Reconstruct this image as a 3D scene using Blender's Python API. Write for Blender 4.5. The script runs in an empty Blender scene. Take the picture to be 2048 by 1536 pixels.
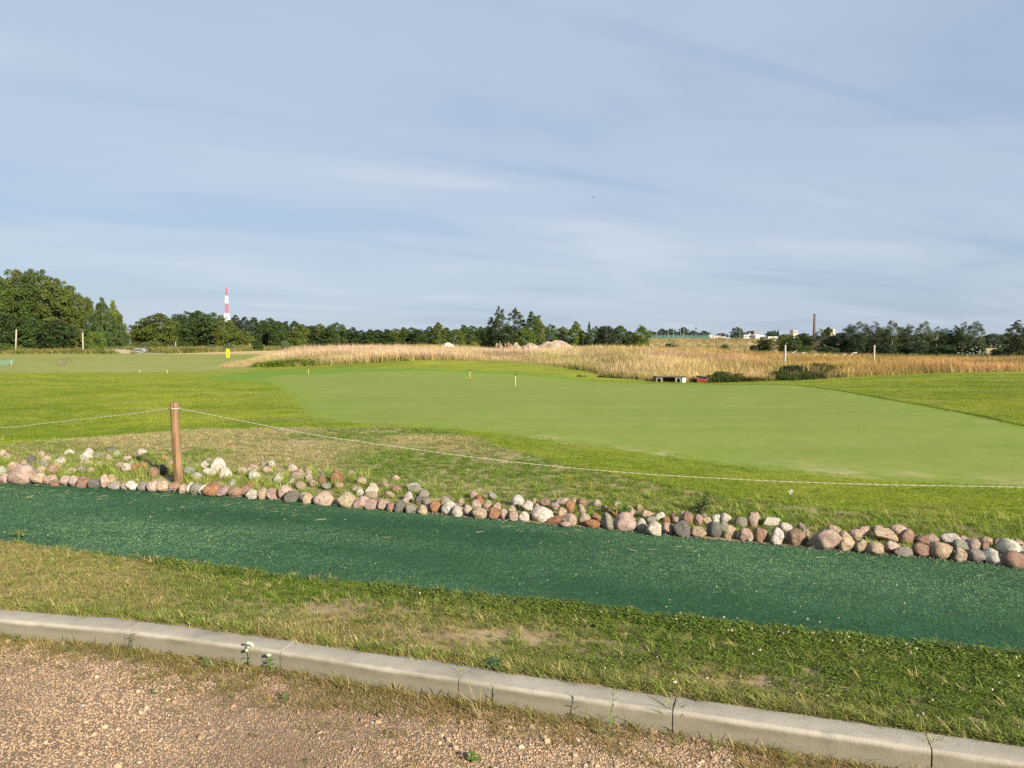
import bpy, bmesh, math, random
import numpy as np
from mathutils import Vector, Matrix, Euler
from mathutils import noise as mnoise
from mathutils.geometry import delaunay_2d_cdt

random.seed(7)
RNG = np.random.default_rng(7)
R = math.radians
scene = bpy.context.scene
COL = scene.collection

# ------------------------------------------------------------------ camera
F, CAM_H = 1540.0, 1.68                      # focal length in photo pixels (2048 wide), eye height
PITCH = math.atan(78 / F)
cam_d = bpy.data.cameras.new('camera')
cam_d.sensor_width = 36.0
cam_d.lens = 36.0 * F / 2048
cam_d.clip_start, cam_d.clip_end = 0.05, 20000
cam = bpy.data.objects.new('camera', cam_d)
COL.objects.link(cam)
cam.location = (0, 0, CAM_H)
cam.rotation_euler = (math.pi / 2 - PITCH, 0, 0)
scene.camera = cam

# ------------------------------------------------------------------ sky, sun, exposure
SUN_AZ, SUN_EL = R(141), R(23)               # azimuth from +Y towards +X: sun low behind the right shoulder
to_sun = Vector((math.sin(SUN_AZ) * math.cos(SUN_EL), math.cos(SUN_AZ) * math.cos(SUN_EL), math.sin(SUN_EL)))
sd = bpy.data.lights.new('sun', 'SUN')
sd.energy, sd.angle, sd.color = 4.9, R(0.6), (1.0, 0.90, 0.74)
sun = bpy.data.objects.new('sun', sd)
COL.objects.link(sun)
sun.rotation_euler = (-to_sun).to_track_quat('-Z', 'Y').to_euler()

world = bpy.data.worlds.new('World')
scene.world = world
world.use_nodes = True
wt = world.node_tree
wt.nodes.clear()


class NT:
    """tiny node helper"""
    def __init__(s, tree): s.t = tree
    def n(s, typ, ins=None, **kw):
        nd = s.t.nodes.new(typ)
        for k, v in kw.items(): setattr(nd, k, v)
        for k, v in (ins or {}).items():
            sock = nd.inputs[k]
            if hasattr(v, 'is_output') or isinstance(v, bpy.types.NodeSocket): s.t.links.new(v, sock)
            else: sock.default_value = v
        return nd
    def math(s, op, a, b=0.0, clamp=False):
        return s.n('ShaderNodeMath', {0: a, 1: b}, operation=op, use_clamp=clamp).outputs[0]
    def mix(s, fac, a, b, blend='MIX'):
        m = s.n('ShaderNodeMix', data_type='RGBA', blend_type=blend)
        for i, v in ((0, fac), (6, a), (7, b)):
            if isinstance(v, bpy.types.NodeSocket): s.t.links.new(v, m.inputs[i])
            else: m.inputs[i].default_value = v if i == 0 or len(v) == 4 else (*v, 1)
        return m.outputs[2]
    def noise(s, vec, scale, detail=4, rough=0.55, dist=0.0):
        return s.n('ShaderNodeTexNoise', {'Vector': vec, 'Scale': scale, 'Detail': detail, 'Roughness': rough, 'Distortion': dist}).outputs[0]
    def ramp(s, fac, stops, interp='LINEAR'):
        r = s.n('ShaderNodeValToRGB', {'Fac': fac})
        r.color_ramp.interpolation = interp
        els = r.color_ramp.elements
        while len(els) < len(stops): els.new(0.5)
        for e, (p, c) in zip(els, stops):
            e.position = p
            e.color = (*c, 1) if hasattr(c, '__len__') else (c, c, c, 1)
        return r.outputs[0]
    def scale(s, vec, xyz):
        return s.n('ShaderNodeMapping', {'Vector': vec, 'Scale': xyz}).outputs[0]


w = NT(wt)
sky = w.n('ShaderNodeTexSky', sky_type='NISHITA', sun_disc=False, sun_elevation=SUN_EL, sun_rotation=SUN_AZ,
          altitude=100, air_density=1.0, dust_density=1.2, ozone_density=1.6)
dirv = w.n('ShaderNodeTexCoord').outputs['Generated']
sx = w.n('ShaderNodeSeparateXYZ', {0: dirv})
zz = w.math('ADD', w.math('MAXIMUM', sx.outputs[2], 0.0), 0.10)
px = w.math('DIVIDE', sx.outputs[0], zz)
py = w.math('DIVIDE', sx.outputs[1], zz)
pc = w.n('ShaderNodeCombineXYZ', {0: px, 1: py, 2: 0.0}).outputs[0]
rot = w.n('ShaderNodeMapping', {'Vector': pc, 'Rotation': (0, 0, R(-24))}).outputs[0]
broad = w.noise(w.scale(rot, (0.55, 0.9, 1)), 1.0, 5, 0.5, 0.6)
streak = w.noise(w.scale(rot, (0.20, 1.1, 1)), 1.3, 4, 0.42, 0.9)
cl = w.math('ADD', w.math('MULTIPLY', broad, 0.55), w.math('MULTIPLY', streak, 0.45))
clm = w.ramp(cl, [(0.355, 0.0), (0.5, 0.45), (0.645, 1.0)], 'EASE')
blue = w.mix(0.72, sky.outputs[0], (3.78, 4.84, 6.40))
grey = (5.45, 6.12, 7.0)
skyc = w.mix(w.math('MULTIPLY', clm, 0.80), blue, grey)
bg = w.n('ShaderNodeBackground', {'Color': skyc, 'Strength': 0.05})
wo = w.n('ShaderNodeOutputWorld', {'Surface': bg.outputs[0]})

vs = scene.view_settings
scene.display_settings.display_device = 'sRGB'
vs.view_transform, vs.look, vs.gamma, vs.use_curve_mapping = 'Standard', 'None', 1.0, False
vs.exposure = 1.22
scene.render.engine = 'CYCLES'
scene.cycles.max_bounces = 5
scene.cycles.diffuse_bounces = 3
scene.cycles.transparent_max_bounces = 6
scene.cycles.use_denoising = False

# ------------------------------------------------------------------ surveying: lines of sight and the height of the land
CT, ST = math.cos(PITCH), math.sin(PITCH)


def ray(x, y):
    r, u = (x - 1024) / F, (768 - y) / F
    dy = CT + u * ST
    return r / dy, (-ST + u * CT) / dy


def at(x, y, Y):
    a, b = ray(x, y)
    return Vector((a * Y, Y, CAM_H + b * Y))


PROFILES = {   # bearing (photo column) -> (distance, height) knots of the land
    -500: [(6, .1), (9.8, .1), (10.8, .25), (12, .25), (13.5, .12), (20, .2), (30, .45), (36, .4), (48, .05), (64, .05), (91, .08), (120, .3), (150, .6), (300, 1), (1000, 1.5), (6000, 1.6)],
    0: [(6, .1), (8.72, .10), (9.5, .17), (10.8, .277), (11.3, .27), (12.5, .12), (20, .2), (28, .5), (34, .45), (45, .05), (64, .05), (91, .08), (130, .4), (150, .7), (300, 1), (1000, 1.5), (6000, 1.6)],
    357: [(6, .1), (8.1, .1), (8.5, .17), (9.5, .23), (11.5, .3), (12, .29), (13.5, .18), (20, .15), (30, .3), (38, .25), (50, .05), (64, .05), (91, .08), (130, .4), (200, .9), (300, 1), (1000, 1.5), (6000, 1.6)],
    600: [(6, .1), (7.65, .1), (9, .17), (11, .22), (13, .27), (15, .2), (20, .2), (30, .2), (40, .2), (44, .25), (46.5, .32), (50, .75), (56, 1.0), (64, .9), (78, .3), (91, .1), (130, .4), (220, .9), (1000, 1.5), (6000, 1.6)],
    768: [(6, .1), (7.3, .1), (9, .2), (11, .22), (13, .27), (15, .2), (20, .2), (30, .2), (38, .35), (42, .5), (45, .65), (50, .9), (58, 1.05), (70, .9), (90, .5), (130, .5), (220, .9), (1000, 1.5), (6000, 1.6)],
    860: [(6, .1), (7.1, .1), (9, .21), (11, .22), (13, .25), (20, .2), (30, .2), (36, .3), (38, .45), (45, .84), (50, .9), (58, 1), (70, .9), (90, .7), (130, .6), (220, .9), (1000, 1.5), (6000, 1.6)],
    1024: [(5.5, .1), (6.8, .1), (8, .15), (10, .2), (12, .22), (20, .2), (30, .2), (34, .3), (38, .45), (44, .66), (50, .9), (60, 1.05), (75, 1.0), (100, .8), (220, .9), (1000, 1.5), (6000, 1.6)],
    1280: [(5.2, .1), (6.4, .1), (7.5, .16), (9.5, .2), (12, .2), (20, .2), (28, .2), (31, .2), (34, .08), (42, .5), (50, .85), (60, .85), (80, .7), (120, .5), (160, 1.0), (220, 2.2), (300, 3.7), (500, 5), (1000, 6), (6000, 6)],
    1400: [(5, .1), (6.2, .1), (7.3, .16), (12, .2), (20, .2), (29, .2), (31.5, .1), (33.5, .0), (36, .1), (42, .45), (50, .8), (60, .8), (80, .6), (120, .5), (160, 1), (220, 2.2), (300, 3.7), (500, 5), (1000, 6), (6000, 6)],
    1536: [(4.8, .1), (5.98, .1), (7, .17), (12, .2), (20, .2), (28, .25), (31, .2), (34, .07), (40, .4), (48, .55), (60, .5), (100, .2), (160, .9), (220, 2.0), (300, 3.5), (500, 4.8), (1000, 6), (6000, 6)],
    1792: [(4.5, .1), (5.65, .1), (6.6, .17), (12, .22), (19, .3), (28, .35), (34, .33), (36, .35), (42, .4), (60, .3), (120, -.3), (160, -.3), (300, .5), (1000, 2), (6000, 3)],
    2048: [(4.2, .1), (5.35, .1), (6.3, .17), (12, .25), (14, .3), (25, .43), (36, .42), (42, .42), (60, .2), (120, -.4), (300, .5), (1000, 2), (6000, 3)],
    2500: [(3.8, .1), (4.75, .1), (5.7, .17), (12, .28), (25, .5), (36, .45), (42, .42), (60, .2), (120, -.4), (300, .5), (1000, 2), (6000, 3)],
}
U0, U1, DU = -1.4, 1.4, 0.01
T0, T1, DT = math.log(2.0), math.log(6500), 0.012
_ug = np.arange(U0, U1 + DU / 2, DU)
_tg = np.arange(T0, T1 + DT / 2, DT)


def _gauss(a, sig, axis):
    k = np.arange(-int(3 * sig) - 1, int(3 * sig) + 2)
    g = np.exp(-k ** 2 / (2 * sig * sig)); g /= g.sum()
    p = [(0, 0)] * a.ndim; p[axis] = (len(k) // 2, len(k) // 2)
    return np.apply_along_axis(lambda v: np.convolve(v, g, 'valid'), axis, np.pad(a, p, mode='edge'))


_us = [(x - 1024) / F for x in PROFILES]
_rows = np.array([np.interp(_tg, [math.log(d) for d, _ in p], [z for _, z in p]) for p in PROFILES.values()])
_rows = _gauss(_rows, 2.2, 1)
TAB = np.array([np.interp(_ug, _us, _rows[:, j]) for j in range(len(_tg))]).T
TAB = _gauss(TAB, 2.5, 0)


def vnoise(x, y, seed=0):
    """smooth value noise, vectorised, 0..1"""
    x = np.asarray(x, float); y = np.asarray(y, float)
    xi, yi = np.floor(x).astype(np.int64), np.floor(y).astype(np.int64)
    fx, fy = x - xi, y - yi
    fx, fy = fx * fx * (3 - 2 * fx), fy * fy * (3 - 2 * fy)
    def h(i, j):
        v = (i * 374761393 + j * 668265263 + seed * 974634721) & 0xFFFFFFFF
        v = ((v ^ (v >> 13)) * 1274126177) & 0xFFFFFFFF
        return ((v ^ (v >> 16)) & 0xFFFF) / 65535.0
    return (h(xi, yi) * (1 - fx) + h(xi + 1, yi) * fx) * (1 - fy) + (h(xi, yi + 1) * (1 - fx) + h(xi + 1, yi + 1) * fx) * fy


def fnoise(x, y, seed=0, oct=3):
    a, t = 0.0, 0.0
    for o in range(oct):
        a = a + vnoise(np.asarray(x) * 2 ** o, np.asarray(y) * 2 ** o, seed + o) / 2 ** o; t += 1 / 2 ** o
    return a / t


def zt(X, Y):
    X = np.asarray(X, float); Y = np.maximum(np.asarray(Y, float), 2.05)
    u = np.clip((X / Y - U0) / DU, 0, len(_ug) - 1.001)
    t = np.clip((np.log(Y) - T0) / DT, 0, len(_tg) - 1.001)
    i, j = u.astype(int), t.astype(int)
    fu, ft = u - i, t - j
    z = (TAB[i, j] * (1 - fu) + TAB[i + 1, j] * fu) * (1 - ft) + (TAB[i, j + 1] * (1 - fu) + TAB[i + 1, j + 1] * fu) * ft
    k = np.clip((Y - 7.5) / 3, 0, 1)
    return z + k * 0.03 * (vnoise(X * 0.35, Y * 0.35, 3) - 0.5) + k * 0.012 * (vnoise(X * 1.3, Y * 1.3, 5) - 0.5)


def gp(x, y, ymax=400.0):
    """the point of the land seen along a line of sight"""
    a, b = ray(x, y)
    Y = np.exp(np.linspace(math.log(2.6), math.log(ymax), 3000))
    d = (CAM_H + b * Y) - zt(a * Y, Y)
    k = int(np.argmax(d < 0))
    if d[k] >= 0: k = len(Y) - 1
    elif k > 0:
        f = d[k - 1] / (d[k - 1] - d[k]); yy = Y[k - 1] + f * (Y[k] - Y[k - 1])
        return Vector((a * yy, yy, float(zt(a * yy, yy))))
    return Vector((a * Y[k], Y[k], float(zt(a * Y[k], Y[k]))))


def onland(x, Y):
    X = (x - 1024) / F * Y
    return Vector((X, Y, float(zt(X, Y))))


# ------------------------------------------------------------------ object helpers
def tag(o, label=None, cat=None, group=None, kind=None):
    if label: o['label'] = label
    if cat: o['category'] = cat
    if group: o['group'] = group
    if kind: o['kind'] = kind
    return o


def empty(name, loc=(0, 0, 0), rz=0.0):
    o = bpy.data.objects.new(name, None)
    COL.objects.link(o)
    o.location = loc
    o.rotation_euler = (0, 0, rz)
    return o


def link(name, me, parent=None, loc=(0, 0, 0), rot=(0, 0, 0), sc=(1, 1, 1)):
    o = bpy.data.objects.new(name, me)
    COL.objects.link(o)
    o.parent = parent
    o.location, o.rotation_euler, o.scale = loc, rot, sc
    return o


def mesh_np(name, V, quads=None, tris=None, mats=(), smooth=False, attrs=None):
    me = bpy.data.meshes.new(name)
    V = np.asarray(V, np.float32)
    loops, sizes = [], []
    if quads is not None and len(quads):
        loops.append(np.asarray(quads, np.int32).ravel()); sizes.append(np.full(len(quads), 4, np.int32))
    if tris is not None and len(tris):
        loops.append(np.asarray(tris, np.int32).ravel()); sizes.append(np.full(len(tris), 3, np.int32))
    me.vertices.add(len(V)); me.vertices.foreach_set('co', V.ravel())
    if loops:
        L = np.concatenate(loops); S = np.concatenate(sizes)
        me.loops.add(len(L)); me.loops.foreach_set('vertex_index', L)
        me.polygons.add(len(S))
        me.polygons.foreach_set('loop_start', np.concatenate(([0], np.cumsum(S)[:-1])).astype(np.int32))
        me.polygons.foreach_set('loop_total', S)
        if smooth: me.polygons.foreach_set('use_smooth', np.ones(len(S), bool))
    for k, v in (attrs or {}).items():
        v = np.asarray(v, np.float32)
        if v.ndim == 1: me.attributes.new(k, 'FLOAT', 'POINT').data.foreach_set('value', v)
        else: me.attributes.new(k, 'FLOAT_VECTOR', 'POINT').data.foreach_set('vector', v.ravel())
    for m in mats: me.materials.append(m)
    me.update(calc_edges=True)
    return me


class MB:
    """collects boxes, tubes and prisms, then links them as one mesh object"""
    def __init__(s): s.bm = bmesh.new()
    def box(s, c, size, rot=None, bevel=0.0):
        r = bmesh.ops.create_cube(s.bm, size=1.0)
        M = Matrix.Translation(c) @ (Euler(rot).to_matrix().to_4x4() if rot else Matrix()) @ Matrix.Diagonal((*size, 1))
        bmesh.ops.transform(s.bm, matrix=M, verts=r['verts'])
        if bevel:
            es = list({e for v in r['verts'] for e in v.link_edges})
            bmesh.ops.bevel(s.bm, geom=es, offset=bevel, segments=2, affect='EDGES', profile=0.6)
        return s
    def tube(s, pts, rad, seg=8, caps=True, jitter=0.0):
        pts = [Vector(p) for p in pts]
        rad = rad if hasattr(rad, '__len__') else [rad] * len(pts)
        rings = []
        for i, p in enumerate(pts):
            d = (pts[min(i + 1, len(pts) - 1)] - pts[max(i - 1, 0)]).normalized()
            q = d.to_track_quat('Z', 'Y')
            rings.append([s.bm.verts.new(p + q @ Vector((math.cos(2 * math.pi * k / seg), math.sin(2 * math.pi * k / seg), 0)) * rad[i] * (1 + jitter * random.uniform(-1, 1))) for k in range(seg)])
        for a, b in zip(rings, rings[1:]):
            for k in range(seg): s.bm.faces.new((a[k], a[(k + 1) % seg], b[(k + 1) % seg], b[k]))
        if caps:
            s.bm.faces.new(rings[0][::-1]); s.bm.faces.new(rings[-1])
        return s
    def poly(s, pts, thick):
        """a flat outline in the XZ plane extruded along +Y"""
        a = [s.bm.verts.new((p[0], 0, p[1])) for p in pts]
        b = [s.bm.verts.new((p[0], thick, p[1])) for p in pts]
        s.bm.faces.new(a); s.bm.faces.new(b[::-1])
        n = len(pts)
        for i in range(n): s.bm.faces.new((a[i], b[i], b[(i + 1) % n], a[(i + 1) % n]))
        return s
    def mesh(s, name, mat, smooth=False):
        bmesh.ops.recalc_face_normals(s.bm, faces=s.bm.faces)
        me = bpy.data.meshes.new(name)
        s.bm.to_mesh(me); s.bm.free()
        if mat: me.materials.append(mat)
        if smooth:
            for p in me.polygons: p.use_smooth = True
        return me
    def build(s, name, mat, parent=None, loc=(0, 0, 0), rot=(0, 0, 0), smooth=False):
        return link(name, s.mesh(name, mat, smooth), parent, loc, rot)


# ------------------------------------------------------------------ materials
def new_mat(name):
    m = bpy.data.materials.new(name)
    m.use_nodes = True
    m.node_tree.nodes.clear()
    return m, NT(m.node_tree)


def finish(m, t, col, rough=0.8, bump=None, bump_d=0.01, spec=0.25, transl=0.0, metal=0.0, strength=1.0):
    ins = {'Base Color': col, 'Roughness': rough, 'Specular IOR Level': spec, 'Metallic': metal}
    b = None
    if bump is not None:
        b = t.n('ShaderNodeBump', {'Height': bump, 'Distance': bump_d, 'Strength': strength}).outputs[0]
        ins['Normal'] = b
    p = t.n('ShaderNodeBsdfPrincipled', ins).outputs[0]
    if transl:
        tr = t.n('ShaderNodeBsdfTranslucent', {'Color': col})
        p = t.n('ShaderNodeMixShader', {0: transl, 1: p, 2: tr.outputs[0]}).outputs[0]
    t.n('ShaderNodeOutputMaterial', {'Surface': p})
    return m


def plain(name, col, rough=0.6, var=0.25, scale=6.0, spec=0.3, metal=0.0, bump=0.004):
    m, t = new_mat(name)
    v = t.n('ShaderNodeTexCoord').outputs['Object']
    n = t.noise(v, scale, 5, 0.6)
    d = tuple(c * (1 - var) for c in col); l = tuple(min(1, c * (1 + var)) for c in col)
    return finish(m, t, t.ramp(n, [(0.3, d), (0.7, l)]), rough, n, bump, spec, 0.0, metal)


def blade_mat(name, transl=0.35, tip=None, rough=0.55):
    """grass: colour from the tuft, varied blade by blade; the upper part of a blade may be another colour"""
    m, t = new_mat(name)
    c = t.n('ShaderNodeAttribute', attribute_type='INSTANCER', attribute_name='tint').outputs['Color']
    bl = t.n('ShaderNodeAttribute', attribute_name='bl').outputs['Fac']
    if tip:
        hh = t.n('ShaderNodeAttribute', attribute_name='hh').outputs['Fac']
        tc = t.n('ShaderNodeAttribute', attribute_type='INSTANCER', attribute_name='tip').outputs['Color']
        c = t.mix(t.ramp(hh, [(0.25, 0.0), (0.75, 1.0)]), c, tc)
    k = t.math('ADD', t.math('MULTIPLY', bl, 0.8), 0.6)
    kc = t.n('ShaderNodeCombineColor', {0: k, 1: k, 2: k}).outputs[0]
    return finish(m, t, t.mix(1.0, c, kc, 'MULTIPLY'), rough, spec=0.2, transl=transl)


def leaf_mat(name, transl=0.25):
    m, t = new_mat(name)
    c = t.n('ShaderNodeObjectInfo').outputs['Color']
    bl = t.n('ShaderNodeAttribute', attribute_name='bl').outputs['Fac']
    hue = t.n('ShaderNodeHueSaturation', {'Color': c, 'Hue': t.math('ADD', t.math('MULTIPLY', bl, 0.05), 0.475), 'Value': t.math('ADD', t.math('MULTIPLY', bl, 0.9), 0.55)})
    return finish(m, t, hue.outputs[0], 0.6, spec=0.25, transl=transl)


def ground_mat(name, cols, scales=(0.25, 1.6, 14.0), wts=(0.45, 0.35, 0.2), stops=(0.36, 0.5, 0.64), bump=0.02, bscale=40.0, rough=0.9, extra=None, edge=None):
    m, t = new_mat(name)
    pos = t.n('ShaderNodeNewGeometry').outputs['Position']
    acc = None
    for s_, w_ in zip(scales, wts):
        v = t.math('MULTIPLY', t.noise(pos, s_, 5, 0.6), w_)
        acc = v if acc is None else t.math('ADD', acc, v)
    col = t.ramp(acc, list(zip(stops, cols)))
    fine = t.noise(pos, bscale, 3, 0.6)
    col = t.mix(0.35, col, t.ramp(fine, [(0.3, 0.25), (0.7, 1.0)]), 'MULTIPLY')
    if extra: col = extra(t, pos, col)
    if edge: col = t.mix(t.math('MULTIPLY', t.n('ShaderNodeAttribute', attribute_name='edge').outputs['Fac'], t.ramp(t.noise(pos, 2.2, 4, 0.6), [(0.3, 0.55), (0.62, 1.0)])), col, edge)
    if edge and name == 'putting_green':
        e_ = t.n('ShaderNodeAttribute', attribute_name='edge').outputs['Fac']
        yy_ = t.math('DIVIDE', t.n('ShaderNodeSeparateXYZ', {0: pos}).outputs[1], 40.0)
        col = t.mix(t.math('MULTIPLY', t.math('MULTIPLY', t.ramp(yy_, [(0.30, 1.0), (0.42, 0.0)]), t.ramp(e_, [(0.25, 0.0), (0.7, 0.8)])), t.ramp(t.noise(pos, .55, 5, 0.65), [(0.50, 0.0), (0.62, 1.0)])), col, (.36, .30, .16))
        col = t.mix(t.ramp(t.noise(pos, 1.6, 5, 0.7, 0.6), [(0.46, 0.0), (0.70, 0.7)]), col, (.110, .180, .024))
    return finish(m, t, col, rough, fine, bump, 0.15)


MAT = {}
MAT['soil'] = ground_mat('verge_soil', [(.20, .145, .08), (.30, .225, .125), (.42, .32, .19)], (1.5, 7, 40), bscale=160, bump=.008)
MAT['bank'] = ground_mat('bank_soil', [(.20, .18, .07), (.32, .26, .13), (.46, .37, .24)], (.8, 5, 30), bscale=90, bump=.015)


def mow_extra(t, pos, col):
    # faint mowing bands and small worn spots
    v = t.scale(pos, (0.06, 1.1, 1))
    return t.mix(t.math('MULTIPLY', t.ramp(t.noise(v, 1.0, 2, 0.5, 0.4), [(0.42, 0.0), (0.6, 1.0)]), 0.10), col, (.30, .27, .11))


MAT['lawn'] = ground_mat('lawn', [(.11, .165, .010), (.195, .228, .016), (.30, .29, .04)], (.16, .9, 6.0), bscale=22, bump=.03, edge=(.165, .215, .022))
MAT['green'] = ground_mat('putting_green', [(.148, .205, .030), (.186, .232, .040), (.228, .252, .056)], (.11, .8, 5.0), (.40, .32, .28), bscale=24, bump=.004, extra=mow_extra, edge=(.155, .212, .024))
MAT['collar'] = ground_mat('collar_turf', [(.095, .185, .014), (.135, .225, .020), (.185, .25, .028)], (.12, .8, 6.0), (.4, .35, .25), bscale=24, bump=.012)
MAT['range'] = ground_mat('range_turf', [(.165, .19, .035), (.225, .24, .055), (.29, .275, .09)], (.05, .35, 3.0), bscale=9, bump=.03, extra=mow_extra)
MAT['meadow'] = ground_mat('meadow_soil', [(.18, .16, .05), (.28, .22, .09), (.36, .28, .13)], (.12, .8, 5), bscale=12, bump=.05)
MAT['dirt'] = ground_mat('sandy_dirt', [(.22, .175, .12), (.30, .25, .175), (.37, .31, .23)], (.1, .6, 3), bscale=8, bump=.05)


def field_extra(t, pos, col):
    v = t.scale(pos, (0.004, 0.045, 1))
    return t.mix(t.ramp(t.noise(v, 1.0, 4, 0.6, 0.3), [(0.38, 0.0), (0.50, 0.9)]), col, (.46, .35, .17))


MAT['field'] = ground_mat('dry_field', [(.085, .095, .03), (.15, .135, .05), (.26, .20, .09)], (.02, .15, 1.2), bscale=3, bump=.1, extra=field_extra)
MAT['turf_base'] = ground_mat('artificial_turf_backing', [(.018, .066, .030), (.030, .098, .048), (.044, .130, .068)], (.7, 5, 60), bscale=240, bump=.012)
MAT['gravel_base'] = ground_mat('gravel_bed', [(.19, .13, .085), (.26, .18, .12), (.33, .24, .165)], (.9, 9, 60), bscale=120, bump=.02)
MAT['blade'] = blade_mat('grass_blade', 0.35)
MAT['turf'] = blade_mat('turf_yarn', 0.15, rough=0.5)
MAT['stalk'] = blade_mat('meadow_stalk', 0.35, tip=True)
MAT['leaf'] = leaf_mat('leaf')


def kerb_extra():
    m, t = new_mat('kerb_concrete')
    pos = t.n('ShaderNodeNewGeometry').outputs['Position']
    n1 = t.noise(pos, 2.2, 5, 0.65); n2 = t.noise(pos, 90, 3, 0.6); n3 = t.noise(t.scale(pos, (9, 9, 1.2)), 1.0, 4, 0.6)
    base = t.ramp(n1, [(0.3, (.255, .228, .185)), (0.7, (.345, .312, .258))])
    col = t.mix(t.ramp(n2, [(0.45, 0.0), (0.75, 0.5)]), base, (.35, .325, .28))
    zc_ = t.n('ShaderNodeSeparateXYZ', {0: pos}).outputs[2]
    face_dark = t.ramp(t.math('ADD', zc_, t.math('MULTIPLY', t.math('SUBTRACT', n1, 0.5), 0.05)), [(0.0, 0.80), (0.074, 0.72), (0.096, 0.0)])  # dirt on the face, darkened further as painted shade against the sunlit top
    col = t.mix(face_dark, col, (.150, .136, .092))
    col = t.mix(t.ramp(n3, [(0.5, 0.0), (0.72, 0.38)]), col, (.155, .145, .11))
    pits = t.n('ShaderNodeTexVoronoi', {'Vector': pos, 'Scale': 42.0, 'Randomness': 1.0}, feature='F1').outputs[0]
    pit = t.ramp(pits, [(0.05, 1.0), (0.13, 0.0)])
    pit = t.math('MULTIPLY', pit, t.ramp(t.noise(pos, 7, 2), [(0.55, 0.0), (0.65, 1.0)]))
    col = t.mix(t.math('MULTIPLY', pit, 0.6), col, (.10, .09, .075))
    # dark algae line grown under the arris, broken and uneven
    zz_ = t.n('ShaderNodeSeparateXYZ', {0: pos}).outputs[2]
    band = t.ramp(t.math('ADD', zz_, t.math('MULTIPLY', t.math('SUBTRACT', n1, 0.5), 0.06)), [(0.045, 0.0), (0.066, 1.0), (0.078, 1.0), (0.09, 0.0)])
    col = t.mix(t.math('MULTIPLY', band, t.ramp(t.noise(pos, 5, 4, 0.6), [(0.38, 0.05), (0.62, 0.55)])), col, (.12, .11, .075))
    h = t.math('SUBTRACT', t.math('ADD', t.math('MULTIPLY', n2, 0.5), n1), t.math('MULTIPLY', pit, 0.8))
    return finish(m, t, col, 0.92, h, 0.004, 0.15)


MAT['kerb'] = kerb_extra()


def stone_mat():
    m, t = new_mat('field_stone')
    oi = t.n('ShaderNodeObjectInfo')
    v = t.n('ShaderNodeVectorMath', {0: t.n('ShaderNodeTexCoord').outputs['Object'], 1: oi.outputs['Location']}, operation='ADD').outputs[0]
    c = oi.outputs['Color']
    n1 = t.noise(v, 1.6, 6, 0.65, 0.4); n2 = t.noise(v, 16, 4, 0.7)
    dk = t.mix(1.0, c, (.62, .57, .53), 'MULTIPLY')
    col = t.mix(t.ramp(n1, [(0.38, 0.0), (0.62, 1.0)]), dk, c)
    col = t.mix(t.ramp(n2, [(0.50, 0.0), (0.72, 0.55)]), col, (.50, .44, .38))
    col = t.mix(t.ramp(t.noise(v, 24, 2, 0.5), [(0.61, 0.0), (0.68, 0.6)]), col, (.12, .10, .085))
    h = t.math('ADD', t.math('MULTIPLY', n2, 0.35), n1)
    return finish(m, t, col, 0.85, h, 0.06, 0.2)


MAT['stone'] = stone_mat()


def chip_mat():
    m, t = new_mat('gravel_chip')
    c = t.n('ShaderNodeAttribute', attribute_type='INSTANCER', attribute_name='tint').outputs['Color']
    pos = t.n('ShaderNodeNewGeometry').outputs['Position']
    k = t.ramp(t.noise(pos, 220, 3, 0.6), [(0.3, 0.7), (0.7, 1.15)])
    return finish(m, t, t.mix(1.0, c, k, 'MULTIPLY'), 0.9, spec=0.15)


MAT['chip'] = chip_mat()


def wood_mat(name, a, b, sc=1.0):
    m, t = new_mat(name)
    v = t.n('ShaderNodeTexCoord').outputs['Object']
    g = t.noise(t.scale(v, (34 * sc, 34 * sc, 2.2 * sc)), 1.0, 5, 0.65, 0.8)
    g2 = t.noise(v, 5, 4, 0.6)
    col = t.mix(t.ramp(g2, [(0.35, 0.0), (0.7, 0.7)]), t.ramp(g, [(0.40, a), (0.56, b)]), tuple(x * 0.75 for x in b))
    crack = t.ramp(t.noise(t.scale(v, (60 * sc, 60 * sc, 1.4 * sc)), 1.0, 2, 0.5), [(0.30, 1.0), (0.36, 0.0)])
    col = t.mix(t.math('MULTIPLY', crack, 0.7), col, (.06, .035, .02))
    return finish(m, t, col, 0.85, g, 0.006, 0.15)


MAT['wood'] = wood_mat('post_wood', (.075, .045, .024), (.235, .145, .078))
MAT['greywood'] = wood_mat('grey_wood', (.20, .17, .13), (.36, .32, .25), 0.4)
MAT['bark'] = plain('bark', (.085, .065, .045), 0.95, .4, 4)
MAT['birchbark'] = plain('birch_bark', (.36, .34, .29), 0.85, .35, 3)
MAT['blockcrete'] = plain('block_concrete', (.13, .125, .11), 0.9, .3, 5)
MAT['concrete'] = plain('post_concrete', (.27, .265, .245), 0.9, .15, 5)
MAT['yellow'] = plain('sign_yellow', (.80, .68, .02), 0.5, .06, 3)
MAT['black'] = plain('black_plastic', (.012, .012, .013), 0.5, .3, 8)
MAT['pin_yellow'] = plain('pin_yellow', (.62, .52, .10), 0.5, .1, 8)
MAT['mast_red'] = plain('mast_red_paint', (.33, .045, .065), 0.6, .12, 1)
MAT['mast_white'] = plain('mast_white_paint', (.74, .74, .74), 0.6, .08, 1)
MAT['chimney'] = plain('chimney_brick', (.13, .085, .078), 0.9, .2, .6)
MAT['white'] = plain('white_render', (.40, .40, .39), 0.8, .08, .8)
MAT['cream'] = plain('cream_render', (.50, .42, .32), 0.85, .1, .6)
MAT['greyrender'] = plain('grey_render', (.26, .24, .25), 0.85, .15, .6)
MAT['darkroof'] = plain('dark_roof', (.07, .065, .075), 0.8, .2, 1)
MAT['redroof'] = plain('clay_roof', (.32, .17, .12), 0.85, .2, 1)
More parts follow.
